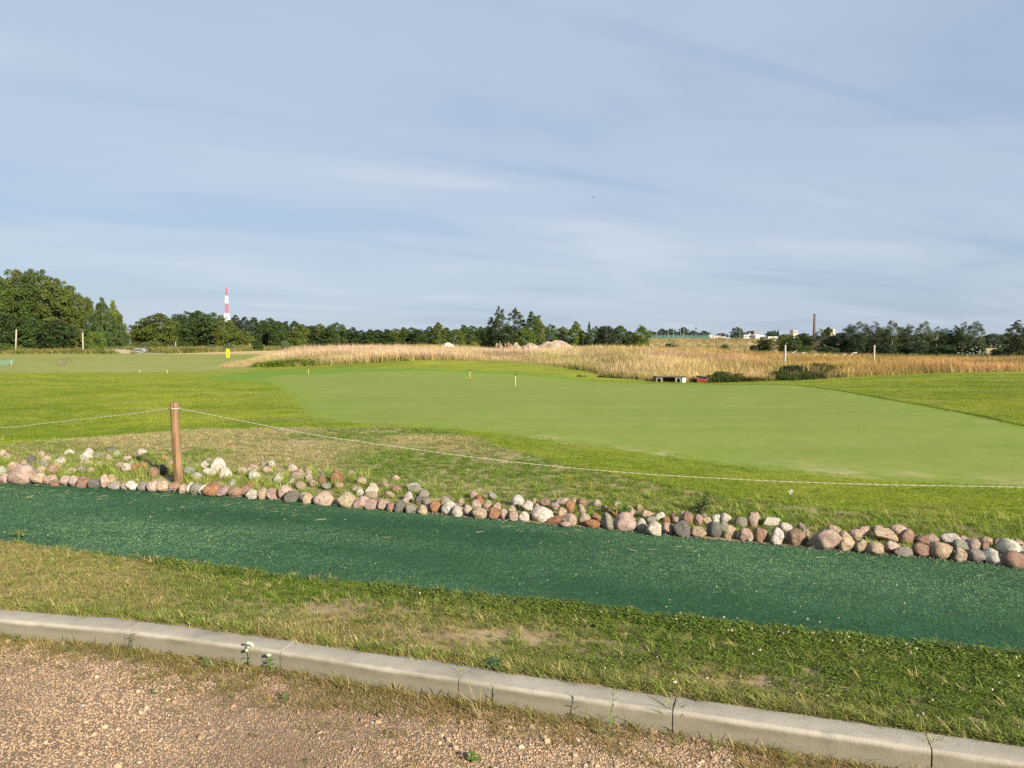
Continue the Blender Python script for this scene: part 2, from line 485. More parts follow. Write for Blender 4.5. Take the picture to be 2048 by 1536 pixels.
MAT['window'] = plain('window_glass', (.03, .04, .05), 0.15, .2, 2, 0.5)
MAT['steel'] = plain('galvanised_steel', (.20, .22, .22), 0.5, .2, 2)
MAT['redbox'] = plain('red_paint', (.20, .048, .038), 0.7, .35, 5)
MAT['netgreen'] = plain('green_net_frame', (.07, .17, .13), 0.6, .2, 3)
MAT['netbrown'] = plain('brown_wire', (.10, .075, .05), 0.8, .2, 3)
MAT['rope'] = plain('rope', (.36, .32, .235), 0.9, .25, 60)
MAT['clod'] = plain('soil_clod', (.19, .125, .085), 0.95, .35, 2.0, bump=.05)
MAT['heap'] = ground_mat('heap_gravel', [(.22, .165, .115), (.33, .25, .18), (.42, .33, .25)], (.3, 2, 9), bscale=7, bump=.06)
MAT['whiteheap'] = ground_mat('heap_sand', [(.40, .37, .31), (.52, .48, .41), (.62, .58, .50)], (.3, 2, 9), bscale=9, bump=.04)
MAT['tarp'] = plain('grey_sheeting', (.30, .33, .33), 0.6, .35, 1.2)


def net_mat(name, col, cell, fill):
    m, t = new_mat(name)
    uv = t.n('ShaderNodeTexCoord').outputs['Object']
    s_ = t.n('ShaderNodeSeparateXYZ', {0: uv})
    def bars(o):
        return t.math('LESS_THAN', t.math('FRACT', t.math('DIVIDE', o, cell)), fill)
    a = t.math('MAXIMUM', bars(s_.outputs[0]), bars(s_.outputs[2]))
    p = t.n('ShaderNodeBsdfPrincipled', {'Base Color': (*col, 1), 'Roughness': 0.7})
    tr = t.n('ShaderNodeBsdfTransparent')
    mx = t.n('ShaderNodeMixShader', {0: a, 1: tr.outputs[0], 2: p.outputs[0]})
    t.n('ShaderNodeOutputMaterial', {'Surface': mx.outputs[0]})
    return m


MAT['net_g'] = net_mat('green_netting', (.09, .19, .14), .05, .30)
MAT['net_b'] = net_mat('brown_netting', (.11, .085, .06), .05, .30)
MAT['net_f'] = net_mat('fence_netting', (.03, .10, .08), .8, .4)

# ------------------------------------------------------------------ plan: outlines on the land
def gl(pts): return [tuple(gp(x, y)[:2]) for x, y in pts]
def ol(pts): return [((x - 1024) / F * Y, Y) for x, Y in pts]


PATH_NEAR = [(-13.0, 8.55), (-8.0, 7.28), (-4.101, 6.096), (-1.772, 5.258), (0.0, 4.657), (1.409, 4.162), (2.563, 3.78), (5.0, 2.95), (9.0, 1.75)]
PATH_FAR = [(-15.0, 11.0), (-9.0, 9.4), (-5.827, 8.695), (-3.923, 8.274), (-2.123, 7.64), (-0.108, 6.831), (1.883, 6.019), (3.624, 5.377), (6.0, 4.5), (9.5, 3.3)]
KERB_J = [(-7.99, 5.55), (-7.02, 5.34), (-6.05, 5.12), (-5.09, 4.89), (-4.12, 4.655), (-3.15, 4.41), (-2.15, 4.19), (-1.199, 3.90), (-0.255, 3.57), (0.694, 3.25), (1.64, 2.93), (2.588, 2.61), (3.536, 2.29), (4.484, 1.97), (5.43, 1.65), (6.38, 1.33)]


def yline(line, X):
    return np.interp(X, [p[0] for p in line], [p[1] for p in line])


def inpoly(X, Y, poly):
    X = np.asarray(X); Y = np.asarray(Y)
    ins = np.zeros(X.shape, bool)
    n = len(poly)
    for i in range(n):
        x1, y1 = poly[i]; x2, y2 = poly[(i + 1) % n]
        c = (y1 > Y) != (y2 > Y)
        with np.errstate(divide='ignore', invalid='ignore'):
            ins ^= c & (X < (x2 - x1) * (Y - y1) / (y2 - y1 + 1e-12) + x1)
    return ins


def smooth(poly, n=3, closed=True):
    for _ in range(n):
        q = []
        m = len(poly)
        for i in range(m if closed else m - 1):
            a, b = np.array(poly[i]), np.array(poly[(i + 1) % m])
            q += [tuple(a * .75 + b * .25), tuple(a * .25 + b * .75)]
        poly = q if closed else [poly[0]] + q + [poly[-1]]
    return poly


GREEN = smooth(gl([(525, 756), (552, 769), (580, 788), (598, 808), (608, 826), (640, 841), (720, 849), (860, 853), (1000, 868), (1100, 882), (1200, 893), (1350, 915), (1500, 936), (1700, 957), (1900, 967), (2048, 973), (2300, 985), (2300, 915),
                   (2048, 850), (1850, 811), (1700, 784), (1592, 769), (1450, 769), (1300, 768), (1200, 763), (1100, 755), (1000, 747.5), (900, 743), (800, 741), (700, 743), (600, 748), (550, 752)]), 2)
ROUGH_BACK = gl([(-400, 905), (-200, 897), (0, 890), (250, 872), (500, 857), (700, 855), (860, 858), (1000, 893), (1150, 935), (1350, 975), (1600, 1012), (2048, 1062), (2400, 1100)])
ROUGH = [(-15, 11.0), (-9, 9.4)] + [p for p in PATH_FAR[2:-1]] + [(6.5, 4.9)] + ROUGH_BACK[::-1] + [(-14, 13.5)]
PATH_BACK = [(x, y + .06) for x, y in PATH_FAR]
ROUGH = PATH_BACK[:-1] + ROUGH_BACK[::-1][0:] + [(-13, 13.2)]
MEADOW = ol([(440, 49.5), (455, 48), (520, 47.5), (600, 46.5), (700, 46), (800, 45.5), (860, 45.2), (950, 45), (1040, 44), (1120, 41), (1180, 38), (1240, 35), (1310, 33.6), (1400, 33.3), (1560, 33.5), (1620, 33.7), (1700, 34.2), (1850, 35.5), (2048, 36.5), (2700, 39),
             (2700, 62), (2048, 66), (1800, 75), (1540, 80), (1280, 95), (1024, 98), (860, 92), (700, 80), (600, 72), (520, 62), (460, 53)])
COLLAR = gl([(405, 757), (440, 751), (470, 746), (520, 742), (600, 738.8), (700, 736.8), (800, 737), (900, 739.6), (1000, 744.8), (1100, 752), (1210, 761.5), (1100, 760), (900, 751), (700, 752), (590, 772), (520, 764)])
RANGE = ol([(-800, 46), (0, 45), (200, 44), (357, 43), (455, 45), (520, 46.5), (600, 72), (760, 84), (700, 118), (455, 116), (330, 118), (180, 121), (0, 124), (-800, 130)])
DIRT = ol([(-800, 130), (0, 124.2), (60, 124), (180, 121.2), (330, 118.2), (345, 124), (260, 134), (150, 131), (60, 128), (-800, 136)])

# ------------------------------------------------------------------ the land: one triangulation, cut into its surfaces
def edge_dist(P):
    """distance to the mown edge of the putting green"""
    a = np.array(GREEN); b = np.roll(a, -1, 0)
    best = np.full(len(P), 1e9)
    for p, q in zip(a, b):
        d = q - p
        t = np.clip(((P - p) @ d) / (d @ d + 1e-9), 0, 1)
        best = np.minimum(best, np.hypot(*(P - p - t[:, None] * d).T))
    return best


def build_land():
    us = np.arange(-1.3, 1.3001, 0.0125)
    ts = np.concatenate([np.arange(math.log(2.2), math.log(70), 0.026), np.arange(math.log(70), math.log(6300), 0.06)])
    P = []
    for k, t in enumerate(ts):
        for j, u in enumerate(us): P.append((u + (0.0062 if k % 2 else 0), t))
    edges = []
    def add(poly, closed=True, step=0.012):
        q = []
        m = len(poly)
        for i in range(m if closed else m - 1):
            a = np.array((poly[i][0] / poly[i][1], math.log(poly[i][1])))
            b = np.array((poly[(i + 1) % m][0] / poly[(i + 1) % m][1], math.log(poly[(i + 1) % m][1])))
            k = max(1, int(np.abs(b - a).max() / step))
            q += [tuple(a + (b - a) * s / k) for s in range(k)]
        if not closed: q.append((poly[-1][0] / poly[-1][1], math.log(poly[-1][1])))
        s0 = len(P)
        P.extend(q)
        for i in range(len(q) - (0 if closed else 1)): edges.append((s0 + i, s0 + (i + 1) % len(q)))
    for pl in (GREEN, ROUGH, MEADOW, RANGE, DIRT, COLLAR): add(pl)
    near = [p for p in PATH_NEAR if abs(p[0] / max(p[1], .1)) < 1.8]
    add(near, False)
    out = delaunay_2d_cdt([Vector(p) for p in P], edges, [], 0, 1e-6)
    V = np.array([(v[0], v[1]) for v in out[0]])
    T = np.array([f for f in out[2] if len(f) == 3])
    Y = np.exp(V[:, 1]); X = V[:, 0] * Y
    XYZ = np.stack([X, Y, zt(X, Y)], 1)
    cx, cy = X[T].mean(1), Y[T].mean(1)
    a = (XYZ[T[:, 1]] - XYZ[T[:, 0]])[:, :2]; b = (XYZ[T[:, 2]] - XYZ[T[:, 0]])[:, :2]
    flip = (a[:, 0] * b[:, 1] - a[:, 1] * b[:, 0]) < 0
    T[flip] = T[flip][:, [0, 2, 1]]
    reg = np.full(len(T), -1)
    names = ['dry_field', 'lawn', 'putting_green', 'range_turf', 'meadow_ground', 'dirt_strip', 'rough_bank', 'verge', 'cut', 'collar']
    reg[:] = np.where(cy > 60, 0, 1)
    reg[(cx / cy > -0.42) & (cy > 52)] = 0
    reg[inpoly(cx, cy, DIRT)] = 5
    reg[inpoly(cx, cy, RANGE)] = 3
    reg[inpoly(cx, cy, MEADOW)] = 4
    reg[inpoly(cx, cy, COLLAR)] = 9
    reg[inpoly(cx, cy, GREEN)] = 2
    reg[inpoly(cx, cy, ROUGH) & (reg == 1)] = 6
    back = yline([(p[0] + .3193 * .15, p[1] + .9476 * .15) for p in KERB_J], cx)
    yn, yf = yline(PATH_NEAR, cx), yline(PATH_BACK, cx)
    reg[(cy < yf) & (np.abs(cx) < 14)] = 8
    reg[(cy < yn)] = 8
    res = {}
    mats = dict(zip(names, ['field', 'lawn', 'green', 'range', 'meadow', 'dirt', 'bank', 'soil', 'soil', 'collar']))
    info = {'dry_field': 'dry terraced grassland and fields reaching to the horizon', 'lawn': 'bright yellow-green mown lawn around the putting green',
            'putting_green': 'pale closely mown putting green with a curved edge', 'range_turf': 'flat pale grass of the driving range left of the meadow',
            'meadow_ground': 'ground of the mound under the tall golden grass', 'dirt_strip': 'bare sandy strip in front of the left trees',
            'rough_bank': 'dry unmown grass bank above the stones', 'collar': 'fresh green collar of short grass round the back of the putting green'}
    for k, nm in enumerate(names):
        if nm in ('verge', 'cut'): continue
        tr = T[reg == k]
        if not len(tr): continue
        used, inv = np.unique(tr, return_inverse=True)
        ed = {'edge': np.exp(-edge_dist(XYZ[used][:, :2]) / (.55 if nm == 'lawn' else .8))} if nm in ('lawn', 'putting_green', 'collar') else None
        me = mesh_np(nm, XYZ[used], tris=inv.reshape(-1, 3), mats=[MAT[mats[nm]]], smooth=True, attrs=ed)
        res[nm] = tag(link(nm, me), info[nm], {'putting_green': 'putting green', 'lawn': 'lawn', 'rough_bank': 'bank'}.get(nm, 'ground'), kind='structure')
    return res


LAND = build_land()


def strip(name, xs, ya, yb, n, zf, mat, label, cat):
    """a sheet between two lines across the scene"""
    V = np.array([(x, yb(x) * k / n + ya(x) * (1 - k / n), 0) for x in xs for k in range(n + 1)])
    V[:, 2] = zf(V[:, 0], V[:, 1])
    m = n + 1
    Q = [(i * m + k, (i + 1) * m + k, (i + 1) * m + k + 1, i * m + k + 1) for i in range(len(xs) - 1) for k in range(n)]
    return tag(link(name, mesh_np(name, V, quads=Q, mats=[mat], smooth=True)), label, cat, kind='structure')


kb = [(p[0] + .3193 * .145, p[1] + .9476 * .145) for p in KERB_J]
xs = np.linspace(-7.8, 6.3, 190)
wob = lambda x, s: 0.025 * (vnoise(np.asarray(x) * 2.3, 0.3, s) - .5) + 0.012 * (vnoise(np.asarray(x) * 9, 0.3, s + 1) - .5)
strip('verge', xs, lambda x: float(yline(kb, x)), lambda x: float(yline(PATH_NEAR, x)) + .03, 14,
      lambda X, Y: 0.088 + 0.018 * fnoise(X * 3, Y * 3, 21), MAT['soil'], 'strip of thin dry grass and clover between the kerb and the green path', 'grass verge')
xs2 = np.linspace(-12, 9, 220)
strip('path', xs2, lambda x: float(yline(PATH_NEAR, x) + wob(x, 4)), lambda x: float(yline(PATH_FAR, x) + .09), 24,
      lambda X, Y: 0.104 + 0.006 * vnoise(X * 1.1, Y * 1.1, 31), MAT['turf_base'], 'path covered with dark green artificial turf matting', 'path')
strip('gravel_ground', np.linspace(-14, 12, 200), lambda x: -12.0, lambda x: float(yline(KERB_J, x)) + .03, 60,
      lambda X, Y: 0.012 * (fnoise(X * 2, Y * 2, 41) - .5), MAT['gravel_base'], 'bare reddish gravel parking ground in front of the kerb', 'ground')

# ------------------------------------------------------------------ kerb, stone by stone
kerb = tag(empty('kerb', (0, 0, 0)), 'low pale concrete kerb running across the foreground', 'kerb', kind='structure')


def kerb_stone(L, seed):
    rnd = random.Random(seed)
    n = 40
    prof = [(0, -.12), (0, .03), (0, .080), (0, .085), (.005, .0935), (.012, .0992), (.016, .1), (.06, .1), (.14, .1), (.146, .0985), (.15, .094), (.15, -.12)]
    V, Q = [], []
    for i in range(n + 1):
        x = 0.0025 + (L - 0.005) * i / n
        for j, (d, z) in enumerate(prof):
            k = 0.0016 if 0 < j < 10 else 0
            chip = 0.0
            if 1 < j < 7:
                c = mnoise.noise(Vector((x * 16 + seed * 7.7, 3.3, seed))) - 0.42
                if c > 0: chip = c * 0.028
            V.append((x, d + chip * .6 + k * mnoise.noise(Vector((x * 9 + seed * 3, j * .7, 0))), z - chip * .5 + k * mnoise.noise(Vector((x * 7 + seed, j * .9, 5)))))
    m = len(prof)
    for i in range(n):
        for j in range(m - 1): Q.append((i * m + j, (i + 1) * m + j, (i + 1) * m + j + 1, i * m + j + 1))
    T = []
    for e, fl in ((0, 1), (n, 0)):
        s0 = len(V)
        V += V[e * m:(e + 1) * m]
        for j in range(1, m - 1):
            t = (s0, s0 + j, s0 + j + 1)
            T.append(t if fl else t[::-1])
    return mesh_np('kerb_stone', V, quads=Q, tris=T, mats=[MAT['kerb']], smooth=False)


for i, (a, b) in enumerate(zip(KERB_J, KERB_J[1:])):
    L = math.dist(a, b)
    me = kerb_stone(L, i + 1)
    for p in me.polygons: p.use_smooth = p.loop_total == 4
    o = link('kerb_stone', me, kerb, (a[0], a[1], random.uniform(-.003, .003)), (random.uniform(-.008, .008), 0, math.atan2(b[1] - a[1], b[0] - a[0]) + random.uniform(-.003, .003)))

# ------------------------------------------------------------------ scattered ground cover (uncountable: one object each)
LIB = 0


def scatter(name, protos, P, rotz, scl, tint, label, cat, tilt=None, tip=None, parent=None, idx=None):
    """thousands of small pieces as instances on one point mesh"""
    global LIB
    LIB += 1
    n = len(P)
    col = bpy.data.collections.new('pieces_%s' % name)
    for k, me in enumerate(protos): col.objects.link(bpy.data.objects.new('%s_piece_%02d' % (name, k), me))
    rot = np.zeros((n, 3)); rot[:, 2] = rotz
    if tilt is not None: rot[:, :2] = tilt
    sc = np.repeat(np.asarray(scl)[:, None], 3, 1) if np.asarray(scl).ndim == 1 else np.asarray(scl)
    at_ = {'rot': rot, 'scl': sc, 'tint': tint}
    if tip is not None: at_['tip'] = tip
    me = mesh_np(name, P, attrs=at_)
    a = me.attributes.new('idx', 'INT', 'POINT')
    a.data.foreach_set('value', (RNG.integers(0, len(protos), n) if idx is None else idx).astype(np.int32))
    ng = bpy.data.node_groups.new(name, 'GeometryNodeTree')
    ng.interface.new_socket('Geometry', in_out='INPUT', socket_type='NodeSocketGeometry')
    ng.interface.new_socket('Geometry', in_out='OUTPUT', socket_type='NodeSocketGeometry')
    N, Lk = ng.nodes, ng.links
    gi, go = N.new('NodeGroupInput'), N.new('NodeGroupOutput')
    ci = N.new('GeometryNodeCollectionInfo'); ci.inputs[0].default_value = col
    ci.inputs['Separate Children'].default_value = True; ci.inputs['Reset Children'].default_value = True
    iop = N.new('GeometryNodeInstanceOnPoints')
    iop.inputs['Pick Instance'].default_value = True
    def att(nm, typ):
        x = N.new('GeometryNodeInputNamedAttribute'); x.data_type = typ; x.inputs[0].default_value = nm
        return x.outputs[0]
    er = N.new('FunctionNodeEulerToRotation')
    Lk.new(att('rot', 'FLOAT_VECTOR'), er.inputs[0])
    Lk.new(gi.outputs[0], iop.inputs['Points']); Lk.new(ci.outputs[0], iop.inputs['Instance'])
    Lk.new(att('idx', 'INT'), iop.inputs['Instance Index']); Lk.new(er.outputs[0], iop.inputs['Rotation'])
    Lk.new(att('scl', 'FLOAT_VECTOR'), iop.inputs['Scale']); Lk.new(iop.outputs[0], go.inputs[0])
    o = link(name, me, parent)
    o.modifiers.new('pieces', 'NODES').node_group = ng
    return tag(o, label, cat, kind='stuff')


def clump(name, n, rad, h, wd, bend, mat, seg=2, lean=0.25, hvar=0.5, flop=0.0):
    """a tuft of grass blades"""
    g = RNG
    V, Q, T, BL, HH = [], [], [], [], []
    for i in range(n):
        r, a = rad * math.sqrt(g.random()), g.random() * 6.283
        p0 = np.array((r * math.cos(a), r * math.sin(a), -0.006))
        H = h * (1 - hvar * g.random())
        az = g.random() * 6.283
        dv = np.array((math.cos(az), math.sin(az), 0)); wv = np.array((-dv[1], dv[0], 0)) * wd * .5 * (.7 + .6 * g.random())
        if g.random() < .5: wv = np.array((math.cos(az + 1), math.sin(az + 1), 0)) * wd * .5
        l, b = lean * (g.random() + .1), bend * (0.3 + g.random())
        bl = g.random(); s0 = len(V)
        fl = flop if g.random() < .5 else 0
        for k in range(seg + 1):
            t = k / (seg + 1)
            p = p0 + dv * H * (l * t + b * t * t) + np.array((0, 0, H * (t - (b * .35 + fl) * t * t)))
            ww = wv * (1 - .55 * t)
            V += [p - ww, p + ww]; BL += [bl, bl]; HH += [t, t]
        t = 1.0
        V.append(p0 + dv * H * (l + b) + np.array((0, 0, H * (1 - b * .35 - fl)))); BL.append(bl); HH.append(1.0)
        for k in range(seg): Q.append((s0 + 2 * k, s0 + 2 * k + 1, s0 + 2 * k + 3, s0 + 2 * k + 2))
        T.append((s0 + 2 * seg, s0 + 2 * seg + 1, s0 + 2 * seg + 2))
    return mesh_np(name, V, Q, T, [mat], attrs={'bl': BL, 'hh': HH})


def leaves(name, n, rad, h, size, mat, tilt=0.6):
    """a patch of small rounded leaves (clover and the like) on short stalks"""
    g = RNG
    V, Q, T, BL = [], [], [], []
    for i in range(n):
        r, a = rad * math.sqrt(g.random()), g.random() * 6.283
        c = np.array((r * math.cos(a), r * math.sin(a), h * (.25 + .75 * g.random()) * (1 - .4 * r / rad)))
        az, ti = g.random() * 6.283, tilt * (g.random() - .2)
        e1 = np.array((math.cos(az), math.sin(az), math.sin(ti))); e2 = np.array((-math.sin(az), math.cos(az), .3 * (g.random() - .5)))
        s = size * (.6 + .7 * g.random()); bl = g.random(); s0 = len(V)
        for x, y in ((-.5, 0), (-.1, -.42), (.45, -.3), (.55, 0), (.45, .3), (-.1, .42)): V.append(c + e1 * s * x + e2 * s * y); BL.append(bl)
        Q += [(s0, s0 + 1, s0 + 2, s0 + 3), (s0, s0 + 3, s0 + 4, s0 + 5)]
    return mesh_np(name, V, Q, None, [mat], attrs={'bl': BL, 'hh': np.ones(len(V))})


def lerp(a, b, t): return np.asarray(a) * (1 - t)[:, None] + np.asarray(b) * t[:, None]


def rand_in(n, x0, x1, y0, y1): return RNG.uniform(x0, x1, n), RNG.uniform(y0, y1, n)


GREENC, LUSH, STRAW, OLIVE, YELL = (.145, .215, .024), (.075, .140, .020), (.42, .335, .14), (.19, .185, .05), (.235, .25, .022)

# --- gravel chips
def rock_mesh(name, seed, sub, mat, rough=0.25, cuts=3, lo=0.55):
    bm = bmesh.new()
    bmesh.ops.create_icosphere(bm, subdivisions=sub, radius=1.0)
    rnd = random.Random(seed)
    off = Vector((seed * 3.1, seed * 1.7, seed))
    for v in bm.verts:
        d = v.co.normalized()
        v.co = d * (1 + rough * mnoise.noise(d * 1.1 + off) + rough * .35 * mnoise.noise(d * 3.1 + off))
    for c in range(cuts):
        nrm = Vector((rnd.gauss(0, 1), rnd.gauss(0, 1), rnd.gauss(0, 1))).normalized()
        lim = rnd.uniform(lo, .86)
        for v in bm.verts:
            k = v.co.dot(nrm) - lim
            if k > 0: v.co -= nrm * k * .92
    me = bpy.data.meshes.new(name)
    bm.to_mesh(me); bm.free()
    me.materials.append(mat)
    return me


chips = [rock_mesh('chip', s + 50, 1, MAT['chip'], .35, 4, .4) for s in range(6)]
n = 190000
X, Yo = RNG.uniform(-4.3, 3.3, n), RNG.uniform(0, 1, n) ** 1.0
Yk = yline(KERB_J, X)
Y = Yk - 0.005 - Yo * (Yk - 2.0) * 1.0
keep = (Y > 2.1) & (np.abs(X / Y) < .74)
X, Y, Yk = X[keep], Y[keep], Yk[keep]
n = len(X)
sz = 0.0022 + 0.0035 * RNG.random(n) ** 2.4
big = RNG.random(n) < .004
sz[big] = RNG.uniform(.009, .016, big.sum())
pal = np.array([(.40, .265, .165), (.36, .235, .145), (.43, .31, .20), (.30, .21, .145), (.45, .36, .25), (.33, .185, .115), (.26, .23, .19), (.41, .285, .185)])
tint = pal[RNG.integers(0, len(pal), n)] * (1.10, 1.09, 1.0)
tint = (tint * .5 + np.array((.405, .285, .19)) * .55) * RNG.uniform(.66, .96, (n, 1)) * (0.52 + 0.8 * fnoise(X * 1.1, Y * 1.6, 77))[:, None]
wh = RNG.random(n) < .0025
tint[wh] = (.62, .60, .56)
sc = np.stack([sz * RNG.uniform(.8, 1.4, n), sz * RNG.uniform(.8, 1.3, n), sz * RNG.uniform(.5, .9, n)], 1)
scatter('gravel', chips, np.stack([X, Y, 0.012 * (fnoise(X * 2, Y * 2, 41) - .5) + sz * .25], 1), RNG.uniform(0, 6.28, n), sc, tint,
        'loose reddish gravel chips covering the ground before the kerb', 'gravel', RNG.uniform(-.5, .5, (n, 2)))

# --- grass and clover on the verge
short = [clump('tuft', 16, .030, .036, .0030, .7, MAT['blade'], lean=.7) for _ in range(6)]
tallish = [clump('tuft_tall', 14, .020, .075, .0032, .7, MAT['blade'], lean=.5, flop=.15) for _ in range(5)]
clover = [leaves('clover', 34, .040, .030, .0105, MAT['blade']) for _ in range(5)]
n = 26000
X = RNG.uniform(-5.6, 3.6, n)
b0, b1 = yline(kb, X) + .012, yline(PATH_NEAR, X) + wob(X, 4) + .035
v = RNG.random(n)
Y = b0 + (b1 - b0) * v
bare = fnoise(X * 1.5 + 3, Y * 2.2, 91)
spot = np.exp(-(((X + .02) / .32) ** 2 + ((Y - 4.12) / .13) ** 2)) + np.exp(-(((X - 1.15) / .28) ** 2 + ((Y - 3.52) / .09) ** 2)) * .7 + np.exp(-(((X + 1.1) / .32) ** 2 + ((Y - 4.55) / .13) ** 2)) * .8
dry = np.clip(.74 - .9 * v - .18 * (X + .5) + 2.0 * (fnoise(X * 1.1, Y * 1.8, 95) - .5), 0, 1) * np.where(X > 1.6, .75, 1)
keep = (RNG.random(n) > np.clip(spot * 1.2, 0, .96)) & (RNG.random(n) > np.clip((bare - .48) * 3.0 * (1 - v * .8), 0, .85))
clov = np.clip(.02 + .36 * (X > -.9) * v + .35 * (fnoise(X * 1.6 + 9, Y * 2, 97) - .5) * 2 + .25 * (v > .82) + .1 * X, 0, .85)
isc = RNG.random(n) < clov
def verge_cols(dry, n):
    c = lerp(GREENC, STRAW, np.clip(dry * RNG.uniform(.2, 1.25, n), 0, 1))
    return c * RNG.uniform(.55, 1.15, (n, 1))
m = keep & ~isc
Z = lambda X, Y: 0.092 + 0.018 * fnoise(X * 3, Y * 3, 21)
k = m.sum()
hs = RNG.uniform(.6, 1.25, k) * (.8 + .35 * (v[m] < .12))
scatter('verge_grass', short, np.stack([X[m], Y[m], Z(X[m], Y[m])], 1), RNG.uniform(0, 6.28, k), hs, verge_cols(dry[m], k), 'short half dry grass growing on the verge', 'grass')
m = keep & isc
k = m.sum()
lush = lerp((.135, .190, .027), (.225, .245, .048), np.clip(dry[m], 0, 1)) * RNG.uniform(.7, 1.25, (k, 1))
scatter('clover', clover, np.stack([X[m], Y[m], Z(X[m], Y[m])], 1), RNG.uniform(0, 6.28, k), RNG.uniform(.6, 1.15, k) * (1 + .55 * np.clip((v[m] - .78) * 4, 0, 1)), lush, 'low green clover in the verge along the turf path', 'clover')
n = 1500
X = RNG.uniform(-5.6, 3.6, n)
v = np.where(RNG.random(n) < .45, RNG.uniform(.0, .08, n), RNG.random(n) ** .6)
Y = yline(kb, X) + .01 + (yline(PATH_NEAR, X) + .05 - yline(kb, X)) * v
scatter('verge_weeds', tallish, np.stack([X, Y, Z(X, Y)], 1), RNG.uniform(0, 6.28, n), RNG.uniform(.55, 1.15, n),
        lerp(GREENC, STRAW, RNG.random(n) ** 1.5), 'longer grass tufts standing out of the verge', 'grass')
# clover heads: small pale balls
ball = [rock_mesh('clover_head', 90, 1, MAT['chip'], .2, 0)]
n = 330
X = RNG.uniform(-2.5, 3.4, n); v = np.where(RNG.random(n) < .6, RNG.uniform(.82, 1.0, n), RNG.random(n))
Y = yline(kb, X) + (yline(PATH_NEAR, X) + .02 - yline(kb, X)) * v
keep = RNG.random(n) < np.clip(.15 + .22 * X, .03, .8)
X, Y = X[keep], Y[keep]; n = len(X)
scatter('clover_flowers', ball, np.stack([X, Y, Z(X, Y) + RNG.uniform(.03, .06, n)], 1), np.zeros(n), RNG.uniform(.0035, .0065, n),
        lerp((.24, .18, .12), (.40, .36, .29), RNG.random(n)), 'faded white clover heads along the turf edge', 'clover flowers')

# --- weeds and grass at the foot of the kerb
n = 6500
X = RNG.uniform(-4.6, 3.2, n)
d = np.abs(RNG.normal(0, 1, n)) * (.03 + .07 * (X > -.6) + .20 * np.clip(fnoise(X * 1.7, 0.5, 61) * 1.6 - .25, .05, 1))
clus = fnoise(X * 2.6, d * 6, 63)
keep = RNG.random(n) < np.clip((clus - .30) * 3.4 + .5 * (d < .05), .06, 1)
X, d = X[keep], d[keep]; n = len(X)
Y = yline(KERB_J, X) - .012 - d
Zg = 0.012 * (fnoise(X * 2, Y * 2, 41) - .5)
c = lerp((.15, .17, .04), (.34, .235, .10), np.clip(RNG.random(n) * 1.1 + .2 * (X > -.5), 0, 1)) * RNG.uniform(.7, 1.15, (n, 1))
scatter('kerb_foot_grass', short, np.stack([X, Y, Zg], 1), RNG.uniform(0, 6.28, n), RNG.uniform(.45, 1.1, n), c, 'brownish grass growing along the foot of the kerb', 'grass')
n = 340
X = RNG.uniform(-4.6, 3.2, n); Y = yline(KERB_J, X) - .01 - np.abs(RNG.normal(0, .05, n))
scatter('kerb_foot_tufts', tallish, np.stack([X, Y, np.zeros(n)], 1), RNG.uniform(0, 6.28, n), RNG.uniform(.5, 1.25, n),
        lerp((.13, .16, .035), (.36, .27, .11), RNG.random(n)), 'taller loose grass stems leaning at the kerb face', 'grass')
n = 90
X = RNG.uniform(-4.2, 2.6, n); Y = yline(KERB_J, X) - .04 - np.abs(RNG.normal(0, .30, n))
scatter('gravel_weeds', [leaves('gravel_weed', 16, .04, .03, .013, MAT['blade']) for _ in range(3)] + short[:2], np.stack([X, Y, np.zeros(n)], 1), RNG.uniform(0, 6.28, n),
        RNG.uniform(.3, .8, n), lerp((.13, .15, .04), (.28, .22, .09), RNG.random(n)), 'small flat weeds growing in the gravel', 'weeds')

# --- artificial turf yarn on the path
yarn = [clump('turf_yarn', 16, .022, .019, .0029, 1.3, MAT['turf'], seg=2, lean=1.0, hvar=.5, flop=.25) for _ in range(6)]
n = 62000
X = RNG.uniform(-6.6, 4.6, n); v = RNG.random(n)
a0, a1 = yline(PATH_NEAR, X) + wob(X, 4), yline(PATH_FAR, X) + .03
Y = a0 + (a1 - a0) * v
keep = np.abs(X / Y) < .85
X, Y, v = X[keep], Y[keep], v[keep]; n = len(X)
wear = fnoise(X * .35 - Y * .15, Y * 1.3 + X * .45, 71)
tint = lerp((.032, .100, .034), (.165, .280, .130), np.clip(wear * 1.9 - .62 + .44 * np.exp(-((v - .38) / .36) ** 2), 0, 1)) * RNG.uniform(.55, 1.35, (n, 1))
scatter('turf_pile', yarn, np.stack([X, Y, 0.104 + 0.006 * vnoise(X * 1.1, Y * 1.1, 31)], 1), RNG.uniform(0, 6.28, n), RNG.uniform(.65, 1.3, n), tint,
        'curly green yarn pile of the artificial turf path', 'artificial turf')
# straw litter and pale specks on the turf
straw = [clump('straw', 1, .001, .10, .0019, .2, MAT['blade'], lean=.1, hvar=.5) for _ in range(5)]
n = 330
X = RNG.uniform(-6, 4.2, n); v = np.clip(1 - np.abs(RNG.normal(0, .22, n)), 0, 1)
Y = yline(PATH_NEAR, X) + (yline(PATH_FAR, X) - yline(PATH_NEAR, X)) * v - .02
scatter('dry_stalks', straw, np.stack([X, Y, np.full(n, .122)], 1), RNG.uniform(0, 6.28, n), RNG.uniform(.5, 1.4, n), lerp((.30, .25, .13), (.50, .44, .27), RNG.random(n)),
        'dry grass stalks lying on the green path', 'litter', tilt=np.stack([np.full(n, 1.5), np.zeros(n)], 1))
n = 150
X = RNG.uniform(-6, 4.2, n); Y = yline(PATH_NEAR, X) + (yline(PATH_FAR, X) - yline(PATH_NEAR, X)) * RNG.random(n)
